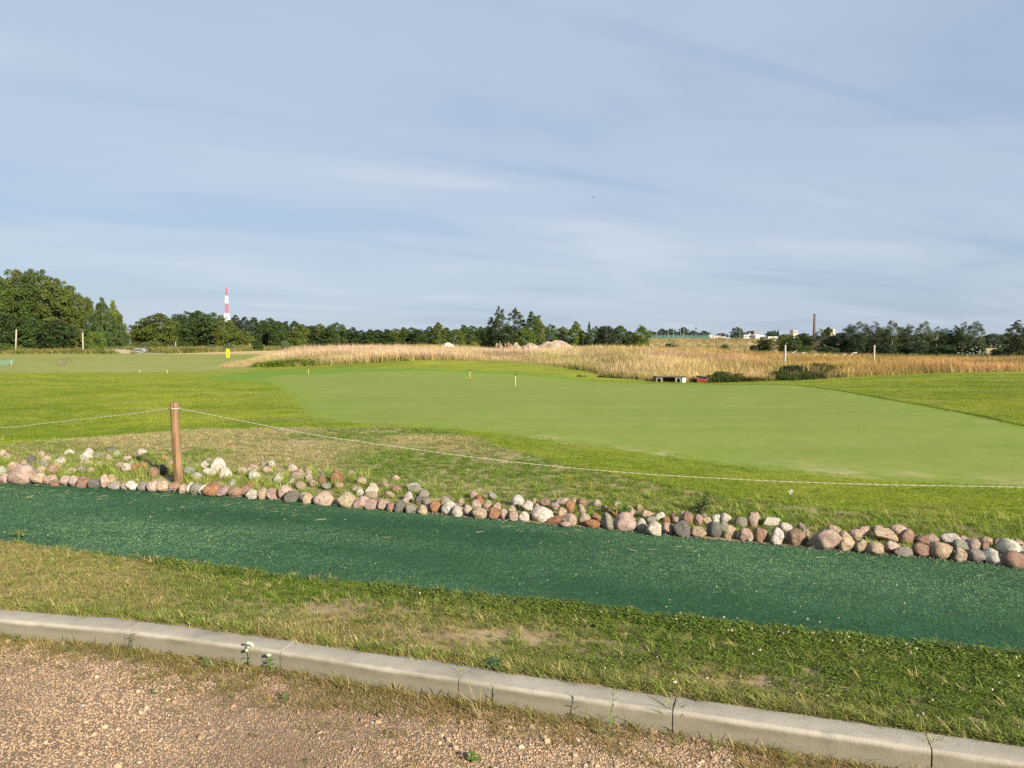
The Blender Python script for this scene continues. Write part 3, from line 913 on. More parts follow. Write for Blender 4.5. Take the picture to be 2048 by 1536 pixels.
scatter('crumbs', ball, np.stack([X, Y, np.full(n, .122)], 1), np.zeros(n), RNG.uniform(.0015, .0042, n), lerp((.34, .30, .22), (.58, .56, .50), RNG.random(n)),
        'pale crumbs of grit on the green path', 'grit')

# --- bank of unmown grass above the stones, and the mown lawns
bankg = [clump('bank_tuft', 26, .060, .060, .0042, .7, MAT['blade'], lean=.6) for _ in range(6)]
banktall = [clump('bank_tall', 16, .035, .16, .0045, .55, MAT['blade'], lean=.35, flop=.1) for _ in range(5)]
mown = [clump('lawn_tuft', 34, .11, .030, .0045, .6, MAT['blade'], lean=.8) for _ in range(6)]
n = 46000
X = RNG.uniform(-10, 7, n); Y = RNG.uniform(5, 14, n)
yf = yline(PATH_FAR, X)
keep = (Y > yf + .12) & inpoly(X, Y + .9 * (fnoise(X * 1.1, Y * 1.1, 201) - .5) * np.clip(Y - yf - 1, 0, 1), ROUGH) & (RNG.random(n) < np.clip((Y - yf - .05) / np.where(X > -2.6, .55, 1.1), .10, 1)) & (np.abs(X / Y) < .82)
X, Y = X[keep], Y[keep]; n = len(X)
d = (Y - yline(PATH_FAR, X))
drn = np.clip(.42 - .15 * (X + 2.2) + 2.6 * (fnoise(X * .7, Y * 1.1, 101) - .5), 0.0, 1)
drn = np.clip(drn * np.clip(.35 + d * .5, .3, 1), 0, 1)
c = lerp((.145, .220, .030), (.46, .37, .19), np.clip(drn * RNG.uniform(.3, 1.25, n), 0, 1))
bs = gp(600, 883); bs2 = gp(690, 886)
kb_ = RNG.random(n) > np.exp(-((X - bs.x) / .55) ** 2 - ((Y - bs.y) / .42) ** 2) + .6 * np.exp(-((X - bs2.x) / .4) ** 2 - ((Y - bs2.y) / .3) ** 2) + np.clip((fnoise(X * 1.3, Y * 1.6, 111) - .58) * 4, 0, .7) * (X < 1)
c = np.where((RNG.random(n) < .25 * (X > .5))[:, None], np.array(YELL), c) * RNG.uniform(.7, 1.2, (n, 1))
X, Y, c = X[kb_], Y[kb_], c[kb_]; n = len(X)
Zb = zt(X, Y) + .002
scatter('bank_grass', bankg, np.stack([X, Y, Zb], 1), RNG.uniform(0, 6.28, n), RNG.uniform(.5, 1.05, n), c, 'half dry unmown grass on the bank above the stones', 'grass')
n = 4300
X = RNG.uniform(-9, 6.2, n); Y = yline(PATH_FAR, X) + .12 + np.abs(RNG.normal(0, .55, n)) * np.where(X > -2.4, .8, 1.25) + .48 * (X > -2.4) * (RNG.random(n) < .8)
keep = (np.abs(X / Y) < .82) & (RNG.random(n) < np.clip(fnoise(X * 1.2, Y * 1.2, 109) * 2.2 - .5, .08, 1))
X, Y = X[keep], Y[keep]; n = len(X)
c = lerp((.175, .265, .028), (.38, .36, .11), RNG.random(n) ** 1.7) * RNG.uniform(.75, 1.2, (n, 1))
scatter('long_grass', banktall, np.stack([X, Y, zt(X, Y)], 1), RNG.uniform(0, 6.28, n), RNG.uniform(.45, 1.15, n) * np.where(X > -1.5, .72, 1), c, 'longer green grass growing between and behind the stones', 'grass')
n = 90000
u = RNG.uniform(-.82, .82, n); Y = np.exp(RNG.uniform(math.log(6), math.log(34), n)); X = u * Y
jx, jy = X + RNG.normal(0, .16, n), Y + RNG.normal(0, .22, n)
keep = ~inpoly(jx, jy, GREEN) & ~inpoly(X, Y, COLLAR) & ~inpoly(X, Y + .8 * (fnoise(X * 1.1, Y * 1.1, 201) - .5), ROUGH) & (Y > yline(PATH_FAR, X) + .2)
X, Y = X[keep], Y[keep]; n = len(X)
k1 = np.clip(fnoise(X * .45, Y * .8, 121) * 3.4 - 1.2, 0, 1); k2 = np.clip(fnoise(X * 1.9, Y * 2.6, 125) * 2.4 - .75, 0, 1)
c = lerp((.118, .188, .014), (.285, .318, .030), np.clip(.62 * k1 + .38 * k2, 0, 1)) * RNG.uniform(.86, 1.12, (n, 1))
c = lerp(c, np.full((n, 3), .9) * (.33, .29, .12), np.clip((fnoise(X * .9 + 5, Y * 1.6, 131) - .60) * 3, 0, .5))
scatter('lawn_grass', mown, np.stack([X, Y, zt(X, Y)], 1), RNG.uniform(0, 6.28, n), np.clip(Y / 14, .6, 1.15) * RNG.uniform(.7, 1.15, n), c, 'mown blades of the bright green lawn', 'grass')
E_ = np.array([p for p in GREEN if p[0] > 7 and 9 < p[1] < 31])
i_ = RNG.integers(0, len(E_) - 1, 2600); f_ = RNG.random(2600)
Pq = E_[i_] * (1 - f_)[:, None] + E_[i_ + 1] * f_[:, None]
Pq = Pq[np.hypot(*(E_[i_ + 1] - E_[i_]).T) < 9] ; n = len(Pq)
X, Y = Pq[:, 0] + RNG.normal(0, .03, n), Pq[:, 1] + RNG.normal(0, .05, n)
scatter('lawn_lip', mown, np.stack([X, Y, zt(X, Y)], 1), RNG.uniform(0, 6.28, n), RNG.uniform(.4, .8, n), np.tile((.095, .14, .018), (n, 1)), 'darker uncut lip of grass along the right edge of the green', 'grass')

# --- tall golden meadow grass
stalks = [clump('meadow_stalks', 26, .42, .70, .016, .26, MAT['stalk'], seg=3, lean=.22, hvar=.5) for _ in range(6)]
n = 52000
poly = np.array(MEADOW)
Y = np.exp(RNG.uniform(math.log(33), math.log(98), n)); X = RNG.uniform(-.42, .86, n) * Y
keep = inpoly(X, Y, MEADOW)
gap = np.exp(-(((X - 0.6) / 3.2) ** 2 + ((Y - 45.5) / 2.0) ** 2))
keep &= RNG.random(n) > gap * .75
for hx, hd, rx, ry, st in ((1590, 35.0, 1.35, 2.4, .97), (1645, 36.8, 1.2, 2.6, .97), (1556, 34.0, .55, .9, .95), (1445, 33.0, .75, 1.6, .97), (1478, 33.2, .6, 1.4, .95), (1401, 32.6, .38, 1.2, .98), (1340, 32.6, .85, .8, .95), (1215, 40.4, .6, 1.2, .9)):
    c0 = ((hx - 1024) / F * hd, hd)
    keep &= RNG.random(n) > st * np.exp(-(np.abs((X - c0[0]) / rx) ** 4 + np.abs((Y - c0[1]) / ry) ** 4))
X, Y = X[keep], Y[keep]; n = len(X)
g1 = np.clip(fnoise(X * .22, Y * .35, 141) * 2.4 - .7, 0, 1); g2 = np.clip(fnoise(X * .9, Y * .9, 145) * 2.2 - .6, 0, 1)
g0 = np.clip(fnoise(X * .09 + 4, Y * .16, 147) * 2.6 - .8, 0, 1)
low = lerp((.42, .30, .13), (.24, .25, .05), np.clip(.5 * g1 + .4 * g2 + .35 * g0 - .2, 0, 1))
tip = lerp((.58, .415, .275), (.46, .385, .155), np.clip(g1 * 1.0 - .25 + .20 * (X > 2), 0, 1)) * RNG.uniform(.75, 1.15, (n, 1))
tip = tip * (.46 + .85 * fnoise(X * .35, Y * .5, 149, 2))[:, None]
tip = lerp(tip, tip * (.86, .70, .46), np.clip((X - 4) / 14, 0, 1))
hs = RNG.uniform(.7, 1.15, n) * (1 - .45 * gap[keep] if False else 1)
pxm = X / Y * F + 1024
hs = hs * np.clip((pxm - 445) / 160, .30, 1) * np.where(pxm > 1500, .86, 1) * (.42 + 1.05 * fnoise(X * .16, Y * .30, 151, 2)) * np.clip(1.02 - .35 * np.exp(-((X - 0.4) / 4.0) ** 2), .5, 1.1)
scatter('meadow_grass', stalks, np.stack([X, Y, zt(X, Y) - .02], 1), RNG.uniform(0, 6.28, n), hs, low, 'tall golden seeding grass covering the mound behind the green', 'grass', tip=tip,
        tilt=np.stack([RNG.normal(0, .08, n), np.where(X > -4, .24, .12) + RNG.normal(0, .09, n)], 1))
# greener weedy patches at the foot of the meadow, and rough growth before the trees
weedp = [clump('weed_patch', 40, .34, .55, .035, .7, MAT['blade'], lean=.4, flop=.1) for _ in range(5)]
def patch(spots):
    PX, PY, S = [], [], []
    for x, Y0, rx, ry, k, s in spots:
        c0 = onland(x, Y0)
        PX.append(c0.x + rx * RNG.normal(0, .45, k)); PY.append(c0.y + ry * RNG.normal(0, .45, k)); S.append(np.full(k, s))
    return np.concatenate(PX), np.concatenate(PY), np.concatenate(S)
X, Y, S = patch([(585, 47.4, 1.7, .5, 150, .95), (545, 48.2, 1.0, .4, 60, .7), (630, 47, .7, .4, 60, .7), (865, 46.5, 1.2, .5, 60, .7), (800, 46.2, 1.2, .3, 40, .5), (1170, 39.5, .6, .3, 40, .6), (1330, 38, 1.0, .6, 50, .6), (1450, 40, 3, 2, 60, .7)])
n = len(X)
scatter('green_weeds', weedp, np.stack([X, Y, zt(X, Y)], 1), RNG.uniform(0, 6.28, n), S * RNG.uniform(.6, 1.15, n), lerp((.10, .17, .018), (.20, .24, .03), RNG.random(n)),
        'patches of fresh green weeds at the foot of the golden grass', 'weeds')
X, Y, S = patch([(1585, 35.2, 1.3, 1.6, 260, 1.0), (1640, 37.2, 1.3, 1.8, 300, 1.05), (1556, 34.2, .8, .8, 90, .7), (1450, 33.7, 1.5, .7, 220, .75), (1390, 34.2, 1.4, .3, 60, .45), (1270, 35.0, 2.6, .35, 90, .4)])
n = len(X)
scatter('dark_weeds', weedp, np.stack([X, Y, zt(X, Y) - .03], 1), RNG.uniform(0, 6.28, n), S * RNG.uniform(.6, 1.1, n), lerp((.045, .075, .014), (.15, .085, .035), RNG.random(n) ** 3),
        'dark weeds filling the hollow in the golden grass', 'weeds')
n = 5200
u = RNG.uniform(-.75, -.06, n); Y = RNG.uniform(119, 150, n) + np.clip((u + .45) * 230, 0, 60); X = u * Y
keep = ~inpoly(X, Y, DIRT)
X, Y = X[keep], Y[keep]; n = len(X)
scatter('tree_foot_growth', weedp, np.stack([X, Y, zt(X, Y)], 1), RNG.uniform(0, 6.28, n), RNG.uniform(.9, 2.3, n) * (.6 + .8 * vnoise(X * .1, Y * .1, 7)),
        lerp((.11, .14, .03), (.30, .25, .09), RNG.random(n)), 'yellowish rough growth in front of the left trees', 'undergrowth')
n = 2600
u = RNG.uniform(.16, .34, n); Y = np.exp(RNG.uniform(math.log(100), math.log(460), n)); X = u * Y
scatter('field_tussocks', weedp, np.stack([X, Y, zt(X, Y)], 1), RNG.uniform(0, 6.28, n), RNG.uniform(.6, 1.6, n) * Y / 220,
        lerp((.12, .13, .04), (.46, .35, .17), RNG.random(n) ** .7), 'dry tussocks dotted over the terraced field', 'grass')
n = 1500
u = RNG.uniform(.30, .72, n); Y = RNG.uniform(70, 108, n); X = u * Y
scatter('wood_edge_growth', weedp, np.stack([X, Y, zt(X, Y)], 1), RNG.uniform(0, 6.28, n), RNG.uniform(.8, 1.9, n), lerp((.06, .09, .02), (.22, .19, .06), RNG.random(n) ** 1.5),
        'weedy growth between the golden grass and the right wood', 'undergrowth')

# ------------------------------------------------------------------ field stones along the path
SC = {'W': (.70, .65, .56), 'P': (.63, .465, .385), 'M': (.52, .375, .32), 'T': (.60, .46, .32), 'B': (.39, .245, .17), 'O': (.42, .21, .095), 'G': (.38, .36, .305),
      'D': (.17, .165, .150), 'Y': (.58, .44, .22)}
VIEWS = {5: (0, 780, 3.938), 6: (500, 880, 3.938), 7: (1000, 940, 3.938), 8: (1500, 980, 3.737)}
# centre, width, height (close-up survey units), colour; A: front row, B: behind and on top, C: loose in the bank
STONES = {
 '5A': '40,700,100,60,P 190,670,220,140,M 310,700,130,80,T 400,705,90,70,M 440,725,70,60,B 520,710,90,80,P 580,715,80,70,P 665,715,110,90,B 740,730,100,70,D 825,715,80,90,P 880,705,80,70,Y 905,740,110,60,G 985,745,60,60,M 1045,740,90,75,W 1130,745,90,70,G 1220,745,130,90,P 1285,755,120,70,T 1380,760,130,60,B 1440,775,60,70,P 1495,770,80,80,W 1550,780,100,80,G 1610,790,100,70,W 1680,795,170,100,O 1760,800,100,80,M 1850,805,110,80,B 1940,790,100,90,B 1990,825,120,65,W',
 '5B': '20,650,60,70,W 110,620,110,60,T 215,625,130,60,M 330,645,90,50,T 415,640,110,60,B 445,608,80,40,Y 475,575,80,50,W 345,597,70,40,G 1000,620,80,60,W 1060,620,60,50,O 1215,660,80,70,B 1280,640,70,60,D 1320,610,60,50,B 1720,610,110,100,W 1780,670,100,80,W 1610,600,60,50,W 1650,660,90,60,W 1910,650,80,50,T 1990,630,80,60,P 1490,650,90,60,G 1550,690,90,50,W 2000,690,100,60,W 1830,750,80,55,W 560,650,90,40,T 640,640,80,40,G 720,650,80,40,P 100,665,90,45,B 1130,610,70,50,O',
 '5C': '545,490,80,40,W 700,500,80,60,W 700,470,40,30,G 880,470,90,30,D 920,495,50,30,W 1120,485,80,40,W 860,535,50,50,P 670,575,100,40,P 1010,535,80,40,P 60,530,80,50,P 20,500,60,55,P 255,560,80,60,D 320,505,80,40,P 360,555,90,60,P 680,520,100,50,W 770,520,60,40,G 1300,530,60,40,O 1485,560,50,40,G 1640,545,50,40,G 860,580,60,30,T 790,590,100,45,T 950,600,80,45,M 1030,580,60,45,M 480,545,60,40,G 1170,580,60,40,P 1350,580,60,45,P 200,575,60,40,T',
 '6A': '20,440,80,60,W 100,425,85,85,T 170,425,85,90,M 280,420,130,95,P 340,450,180,85,D 455,465,95,80,T 585,470,165,105,P 765,480,165,110,T 880,500,130,95,P 955,510,110,80,M 1050,510,90,90,P 1110,530,80,70,B 1190,535,95,95,D 1260,550,90,65,G 1355,553,105,60,T 1460,530,100,85,O 1575,540,135,100,W 1630,565,95,80,W 1720,560,80,85,P 1810,580,130,80,T 1925,580,95,100,O 2000,585,60,80,M',
 '6B': '0,375,60,60,O 465,315,60,50,P 495,355,90,45,T 570,330,60,60,B 675,310,110,85,O 880,335,90,55,T 960,405,95,75,W 960,445,90,45,P 840,395,80,45,T 865,425,65,55,W 965,370,60,40,W 1060,370,70,40,G 1100,440,110,45,T 1150,400,80,40,B 1250,455,70,60,W 1225,490,50,40,P 1285,375,100,45,W 1300,400,110,50,G 1370,435,80,60,G 1330,485,70,50,D 1540,490,75,55,G 1765,450,70,50,P 1800,490,90,60,O 1780,525,80,60,P 1875,530,80,55,T 1945,545,70,60,T 1910,455,70,50,G 400,370,80,50,T 600,375,80,45,G 700,370,80,40,T 1400,500,60,45,G 1660,500,60,40,T',
 '6C': '385,280,110,75,P 570,270,80,45,D 330,220,90,50,P 20,235,70,45,P 175,190,60,45,W 100,190,50,40,G 30,290,90,50,W 220,310,80,50,W 330,330,70,45,W 140,235,80,40,P 250,280,70,45,T 460,250,50,60,P 800,262,70,35,P 1150,300,70,35,P',
 '7A': '25,350,80,85,M 105,365,80,75,P 190,370,90,70,W 330,355,190,110,W 430,400,120,60,O 550,395,110,90,M 515,430,110,45,P 660,390,95,85,T 755,385,95,75,O 730,430,145,55,O 850,410,95,120,G 985,415,165,130,P 1115,435,80,90,W 1215,470,130,110,W 1330,465,95,95,P 1435,470,120,125,D 1560,490,120,80,T 1690,475,120,120,D 1815,495,120,95,T 1930,520,125,90,P 2030,520,80,100,B',
 '7B': '140,260,100,70,W 95,325,65,50,T 220,300,100,70,W 295,310,50,50,P 355,270,80,55,B 490,260,120,60,P 435,300,80,50,M 490,345,85,55,T 550,305,90,75,O 640,325,70,60,T 650,265,80,50,B 765,275,70,45,P 830,325,80,50,B 905,355,90,45,O 1020,340,80,60,P 1160,365,100,60,T 1185,410,90,50,G 1265,385,105,65,W 1095,310,50,35,T 1365,385,65,50,B 1310,410,60,40,O 1390,410,70,40,P 1475,400,100,85,B 1570,410,90,70,M 1635,420,65,50,T 1695,395,80,70,W 1770,400,90,70,W 1765,455,70,65,G 1895,430,120,60,G 2000,390,80,70,P 1440,360,50,35,P 1610,380,50,35,P 270,262,50,40,T 590,262,60,40,P 920,290,60,40,T',
 '8A': '0,360,40,60,W 75,340,115,95,B 205,350,110,115,W 345,365,160,110,B 550,380,230,150,M 710,390,120,130,T 830,425,100,85,T 935,445,125,85,T 1060,430,120,85,P 1150,465,125,65,G 1285,450,145,105,B 1420,460,160,115,T 1565,485,110,95,T 1695,500,150,75,G 1815,505,140,100,W 1960,525,170,115,B 2060,500,90,80,W',
 '8B': '160,255,200,50,W 265,300,100,70,W 20,240,70,90,P 625,310,90,65,T 790,350,90,65,P 850,325,110,80,P 960,315,100,45,P 1000,360,250,80,T 1110,320,150,65,P 1170,365,100,90,B 1285,395,110,55,B 1345,380,100,60,M 1500,385,130,70,W 1590,430,140,70,G 1665,430,110,80,P 1755,440,80,80,B 1760,405,100,50,P 1945,450,170,90,W 1930,415,80,45,B 1845,410,60,45,B 2035,450,50,45,M 385,290,60,45,G 420,335,50,45,P 1600,385,70,50,P 2000,420,70,45,P',
}
SHAPES = [rock_mesh('stone', s * 3 + 11, 3, MAT['stone'], rf, ct, lo) for s, (rf, ct, lo) in enumerate([(.22, 1, .75), (.26, 3, .66), (.34, 4, .60), (.36, 6, .55), (.24, 2, .66), (.32, 5, .60), (.20, 3, .68), (.42, 6, .52), (.28, 4, .62), (.36, 7, .57)])]
for me in SHAPES:
    for p in me.polygons: p.use_smooth = True
SLAB = rock_mesh('stone', 77, 3, MAT['stone'], .2, 9, .45)
edging = tag(empty('stone_edging', (0, 7, .1)), 'loose edging of pink, grey and white fieldstones piled along the green path', 'stone edging')
SLABEL = {('6A', 340): 'dark grey flat slab leaning in the front row', ('8A', 550): 'largest mauve boulder with a brown broken face', ('8B', 1000): 'flat tan slab lying on top of the pile',
          ('7A', 1690): 'bluish dark grey pointed stone', ('6B', 675): 'rusty orange stone at the grass', ('5A', 190): 'large mauve boulder near the left end', ('7A', 330): 'white stone with black speckles',
          ('7A', 985): 'big pale pink boulder', ('5B', 1720): 'bright white boulder beside the post', ('8B', 160): 'long pale slab behind the front row'}
ns = 0


def put_stone(c, wd, hg, dp, colr, parent, shape=None, tilt=.25):
    global ns
    o = link('stone', SHAPES[ns % 10] if shape is None else shape, parent)
    px_ = Vector(parent.location) if parent else Vector((0, 0, 0))
    o.location = c - px_
    k = random.choice((0, 0, math.pi))
    o.scale = (wd / 2 * 1.13, dp / 2 * 1.1, hg / 2 * 1.12)
    o.rotation_euler = (random.uniform(-tilt, tilt), random.uniform(-tilt, tilt), random.uniform(-.25, .25) + k - .28)
    f = random.uniform(.85, 1.12)
    o.color = tuple(min(1, x * f * random.uniform(.95, 1.05)) for x in SC[colr]) + (1,)
    ns += 1
    return o


def is_bank(c): return c.y - float(yline(PATH_FAR, c.x)) > 1.35


STONE_AT = []
bank_stones = []
for key, txt in STONES.items():
    ox, oy, k = VIEWS[int(key[0])]
    for item in txt.split():
        cx, cy, wd, hg, cl_ = item.split(',')
        cx, cy, wd, hg = float(cx), float(cy), float(wd), float(hg)
        x, y = ox + cx / k, oy + cy / k
        b = y + hg / k / 2
        p = gp(x, b)
        yf = float(yline(PATH_FAR, p.x))
        if key[1] == 'A' and p.y < yf - .03: p = Vector((p.x * (yf - .03) / p.y, yf - .03, .10))
        if key[1] != 'A' and p.y < yf + .08: p = Vector((p.x * (yf + .08) / p.y, yf + .08, .10))
        W_, H_ = wd / k / F * p.y, hg / k / F * p.y
        low = {'A': .12, 'B': .30, 'C': .8}[key[1]]
        Hs = H_ * (1 + low)
        D_ = min(max(.55 * W_ + .45 * H_, .7 * W_), 1.25 * W_)
        if key[1] == 'C': D_ = W_ * .9
        c = Vector((p.x, p.y, p.z)) + Vector((p.x / p.y, 1, 0)) * D_ * .42
        c.z = p.z + (.02 if key[1] == 'B' else 0) + Hs * .5 - H_ * low - (CAM_H - p.z) / p.y * D_ * .42 * 0.35
        if key[1] == 'B': c.z = max(c.z, .10)
        sh = SLAB if (key, int(cx)) in (('6A', 340), ('8B', 1000), ('8B', 160)) else None
        if key[1] == 'C':
            bank_stones.append((c, W_, Hs, D_, cl_))
            continue
        o = put_stone(c, W_, Hs, D_, cl_, edging, sh, .12 if sh or wd > 150 else .22)
        if (key, int(cx)) in SLABEL: o['label'] = SLABEL[(key, int(cx))]
        STONE_AT.append((c.x, c.y, W_))
for c, W_, Hs, D_, cl_ in bank_stones: put_stone(c, W_, Hs, D_, cl_, LAND['rough_bank'], None, .15)
# small wedged stones closing the gaps behind the front row
sa = np.array(STONE_AT)
cnt = 0
for i in range(900):
    if ns >= 292 or cnt >= 60: break
    x = random.uniform(-5.6, 4.2)
    y = float(yline(PATH_FAR, x)) + random.uniform(.10, .30)
    if (np.hypot(sa[:, 0] - x, sa[:, 1] - y) < .062).any(): continue
    s = random.uniform(.06, .10)
    put_stone(Vector((x, y, .105 + random.uniform(0, .02))), s * 1.2, s, s, random.choice('PPTWMGGBT'), edging)
    sa = np.vstack([sa, (x, y, s)]); cnt += 1

# grit between the stones and the turf edge
n = 1500
X = RNG.uniform(-6.5, 4.4, n); Y = yline(PATH_FAR, X) + RNG.normal(0, .025, n) + .03
sz = RNG.uniform(.003, .008, n)
scatter('grit', chips, np.stack([X, Y, np.full(n, .112)], 1), RNG.uniform(0, 6.28, n), sz, lerp((.06, .06, .05), (.20, .18, .145), RNG.random(n)), 'grey grit along the joint of stones and turf', 'grit')

# ------------------------------------------------------------------ trees
def crown_mesh(name, H, W, prof, lo, n, leaf, blobs, blobr, seed, hang=0.0, gaps=.45):
    """leaf sprays on clumps hung round the outline prof(h), plus loose sprays between; noise opens gaps"""
    g = np.random.default_rng(seed)
    pv = np.vectorize(prof)
    # clump centres near the outline, denser where the outline is wide
    hh = np.linspace(0, 1, 200); cum = np.cumsum(pv(hh) + .15); cum /= cum[-1]
    hb = np.interp((np.arange(blobs) + g.random(blobs)) / blobs, cum, hh)
    br = blobr * W * (.55 + .75 * g.random(blobs)) * (.40 + .60 * np.minimum(1, pv(hb) * 1.15))
    zc = (lo + (1 - lo) * hb) * H
    zc = np.minimum(zc, H - br * .55); zc = np.maximum(zc, lo * H + br * .5)
    rc = np.maximum(0, pv(hb) * W / 2 - br * .7) * np.sqrt(g.random(blobs)) ** .6 * (.85 + .3 * g.random(blobs))
    ab = g.random(blobs) * 6.283
    C = np.stack([rc * np.cos(ab), rc * np.sin(ab), zc], 1)
    wgt = br ** 2; wgt /= wgt.sum()
    n1 = int(n * .68); n2 = n - n1
    bi = g.choice(blobs, n1, p=wgt)
    d = g.normal(size=(n1, 3)); d /= np.linalg.norm(d, axis=1)[:, None]
    d[:, 2] = np.where(d[:, 2] < -.45, -d[:, 2] * .7, d[:, 2])
    P1 = C[bi] + d * (br[bi] * (.50 + .58 * g.random(n1) ** .7))[:, None] * np.array((1, 1, .85))
    b1 = np.clip(.45 * g.random(n1) + .55 * g.random(blobs)[bi], 0, 1)
    # loose sprays filling the body
    m = n2 * 3
    h = np.interp(g.random(m), cum, hh); a = g.random(m) * 6.283
    lob = .82 + .42 * (fnoise(a * 1.9 + seed % 17, h * 7, seed, 2) - .5)
    r = pv(h) * W / 2 * lob * np.sqrt(g.random(m)) ** .8
    P2 = np.stack([r * np.cos(a), r * np.sin(a), (lo + (1 - lo) * h) * H * .985], 1)
    k = fnoise(P2[:, 0] / W * 7 + seed % 11, P2[:, 2] / W * 7 + P2[:, 1] / W * 5, seed + 3, 2)
    P2 = P2[k > np.quantile(k, gaps)][:n2]; n2 = len(P2)
    d2 = np.stack([P2[:, 0], P2[:, 1], (P2[:, 2] - H * .45) * .5], 1); d2 /= np.linalg.norm(d2, axis=1)[:, None] + 1e-6
    P = np.concatenate([P1, P2]); d = np.concatenate([d, d2]); bl = np.concatenate([b1, g.random(n2)]); n = len(P)
    if hang: P[:, 2] -= hang * H * g.random(n) ** 2 * .5
    P[:, 2] = np.maximum(P[:, 2], .02 * H)
    nr = d * .75 + g.normal(size=(n, 3)) * .5 + np.array((0, 0, .25))
    nr /= np.linalg.norm(nr, axis=1)[:, None]
    t = np.cross(nr, g.normal(size=(n, 3)))
    if hang: t = t * .35 + np.array((0, 0, -1.0))
    t /= np.linalg.norm(t, axis=1)[:, None]
    b2 = np.cross(nr, t)
    s = leaf * (.5 + .8 * g.random(n))[:, None]
    asp = (.30 if hang else .62)
    V = np.stack([P - t * s * .5, P + b2 * s * asp * .5 + t * s * .08, P + t * s * .5, P - b2 * s * asp * .5 - t * s * .05], 1).reshape(-1, 3)
    return mesh_np(name, V, np.arange(4 * n).reshape(-1, 4), None, [MAT['leaf']], attrs={'bl': np.repeat(bl, 4)}), C


def trunk_mesh(name, H, rad, C, mat, limbs, seed, bare=.8):
    g = random.Random(seed)
    mb = MB()
    pts = [(0, 0, -.3)] + [(g.uniform(-.02, .02) * H * t, g.uniform(-.02, .02) * H * t, H * bare * t) for t in (.15, .35, .55, .75, 1)]
    mb.tube(pts, [rad * 1.25, rad, rad * .8, rad * .62, rad * .4, rad * .12], 7)
    for c in sorted(list(map(tuple, C)), key=lambda c: g.random())[:limbs]:
        z0 = max(.12 * H, min(c[2] - .12 * H, H * bare * .8))
        st = Vector((0, 0, z0)); en = Vector(c)
        mid = st.lerp(en, .5) + Vector((0, 0, .03 * H))
        mb.tube([st, mid, en], [rad * .42, rad * .26, rad * .07], 5)
    return mb.mesh(name, mat, True)


def dome(h): return max(.10, 1 - abs((h - .42) / .60) ** 2.6) ** .6 if abs((h - .42) / .60) < 1 else .08
def cone(h): return max(.05, min(1, ((1.03 - h) * 1.5) ** .8, .6 + h * 2))
def pear(h): return max(.07, min(.75 + .9 * h, 1, (1.01 - h) * 3.0) ** .6)
def column(h): return max(.08, min(.7 + h, 1, (1.01 - h) * 2.6) ** .62)
def ball_(h): return math.sqrt(max(.03, 1 - (h - .45) ** 2 * 3.2))
def umbrella(h): return max(.08, min(.35 + 1.6 * h, 1, (1.03 - h) * 2.6) ** .7)

# kind: nominal height, width, outline, lowest leaves, leaf count, leaf size, clumps, clump size, hang, gaps, trunk radius, bark, limbs
KINDS = {
 'broad': (15, 11, dome, .05, 20000, .40, 90, .115, 0, .45, .32, 'bark', 8),
 'leafy': (9, 7, pear, .03, 11000, .34, 60, .125, 0, .4, .17, 'bark', 6),
 'poplar': (10, 5, column, .03, 9500, .34, 60, .14, 0, .4, .15, 'bark', 5),
 'weeping': (12, 6.5, cone, .03, 14000, .60, 70, .12, .12, .4, .18, 'birchbark', 6),
 'birch': (7, 4.2, umbrella, .20, 6500, .24, 55, .115, .02, .55, .085, 'birchbark', 9),
 'airy': (9, 4.4, column, .08, 6500, .28, 60, .11, 0, .6, .10, 'bark', 9),
 'spire': (9, 3.2, cone, .04, 6500, .30, 40, .17, 0, .35, .12, 'bark', 3),
 'shrub': (2.5, 3.6, ball_, .02, 6000, .15, 40, .15, 0, .4, .06, 'bark', 6),
 'dark': (5, 5.5, dome, .02, 10000, .27, 50, .14, 0, .35, .12, 'bark', 5),
}
TREE = {}
for k, (H, W, pf, lo, n_, lf, bb, br, hg, gps, tr, bk, lm) in KINDS.items():
    TREE[k] = []
    for v in range(3):
        sd_ = sum(map(ord, k)) * 10 + v
        me, C = crown_mesh('crown', H, W, pf, lo, n_, lf, bb, br, sd_, hg, gps)
        TREE[k].append((me, trunk_mesh('trunk', H, tr, C, MAT[bk], lm, sd_), H, W))
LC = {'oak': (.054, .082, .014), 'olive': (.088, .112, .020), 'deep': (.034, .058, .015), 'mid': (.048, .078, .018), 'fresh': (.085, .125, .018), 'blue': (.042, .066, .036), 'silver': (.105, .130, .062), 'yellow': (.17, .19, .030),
      'birch': (.052, .070, .026), 'night': (.024, .038, .014), 'far': (.045, .066, .034)}  # bluish far leaves: haze of the distance mixed into their colour
tcount = 0


def tree(kind, x, ytop, Y, wpx, leafc, label, group=None, name=None, cat=None, sink=.15):
    global tcount
    v = TREE[kind][tcount % 3]
    p = onland(x, Y)
    a, b = ray(x, ytop)
    H = CAM_H + b * Y - p.z
    W = wpx / F * Y * {'leafy': 1.22, 'poplar': 1.3, 'birch': 1.2, 'dark': 1.15, 'airy': 1.2}.get(kind, 1.06)
    root = empty(name or {'birch': 'birch_tree', 'weeping': 'weeping_birch', 'poplar': 'poplar_tree', 'spire': 'conifer_tree', 'shrub': 'shrub'}.get(kind, 'broadleaf_tree'), (p.x, p.y, p.z - sink), random.uniform(0, 6.28))
    s = (W / v[3], W / v[3], (H + sink) / v[2] * 1.0)
    root.scale = s
    tag(root, label, cat or ('shrub' if kind == 'shrub' else 'tree'), group)
    c = link('crown', v[0], root)
    f = random.uniform(.85, 1.15)
    c.color = tuple(q * f for q in LC[leafc]) + (1,)
    link('trunk', v[1], root)
    tcount += 1
    return root


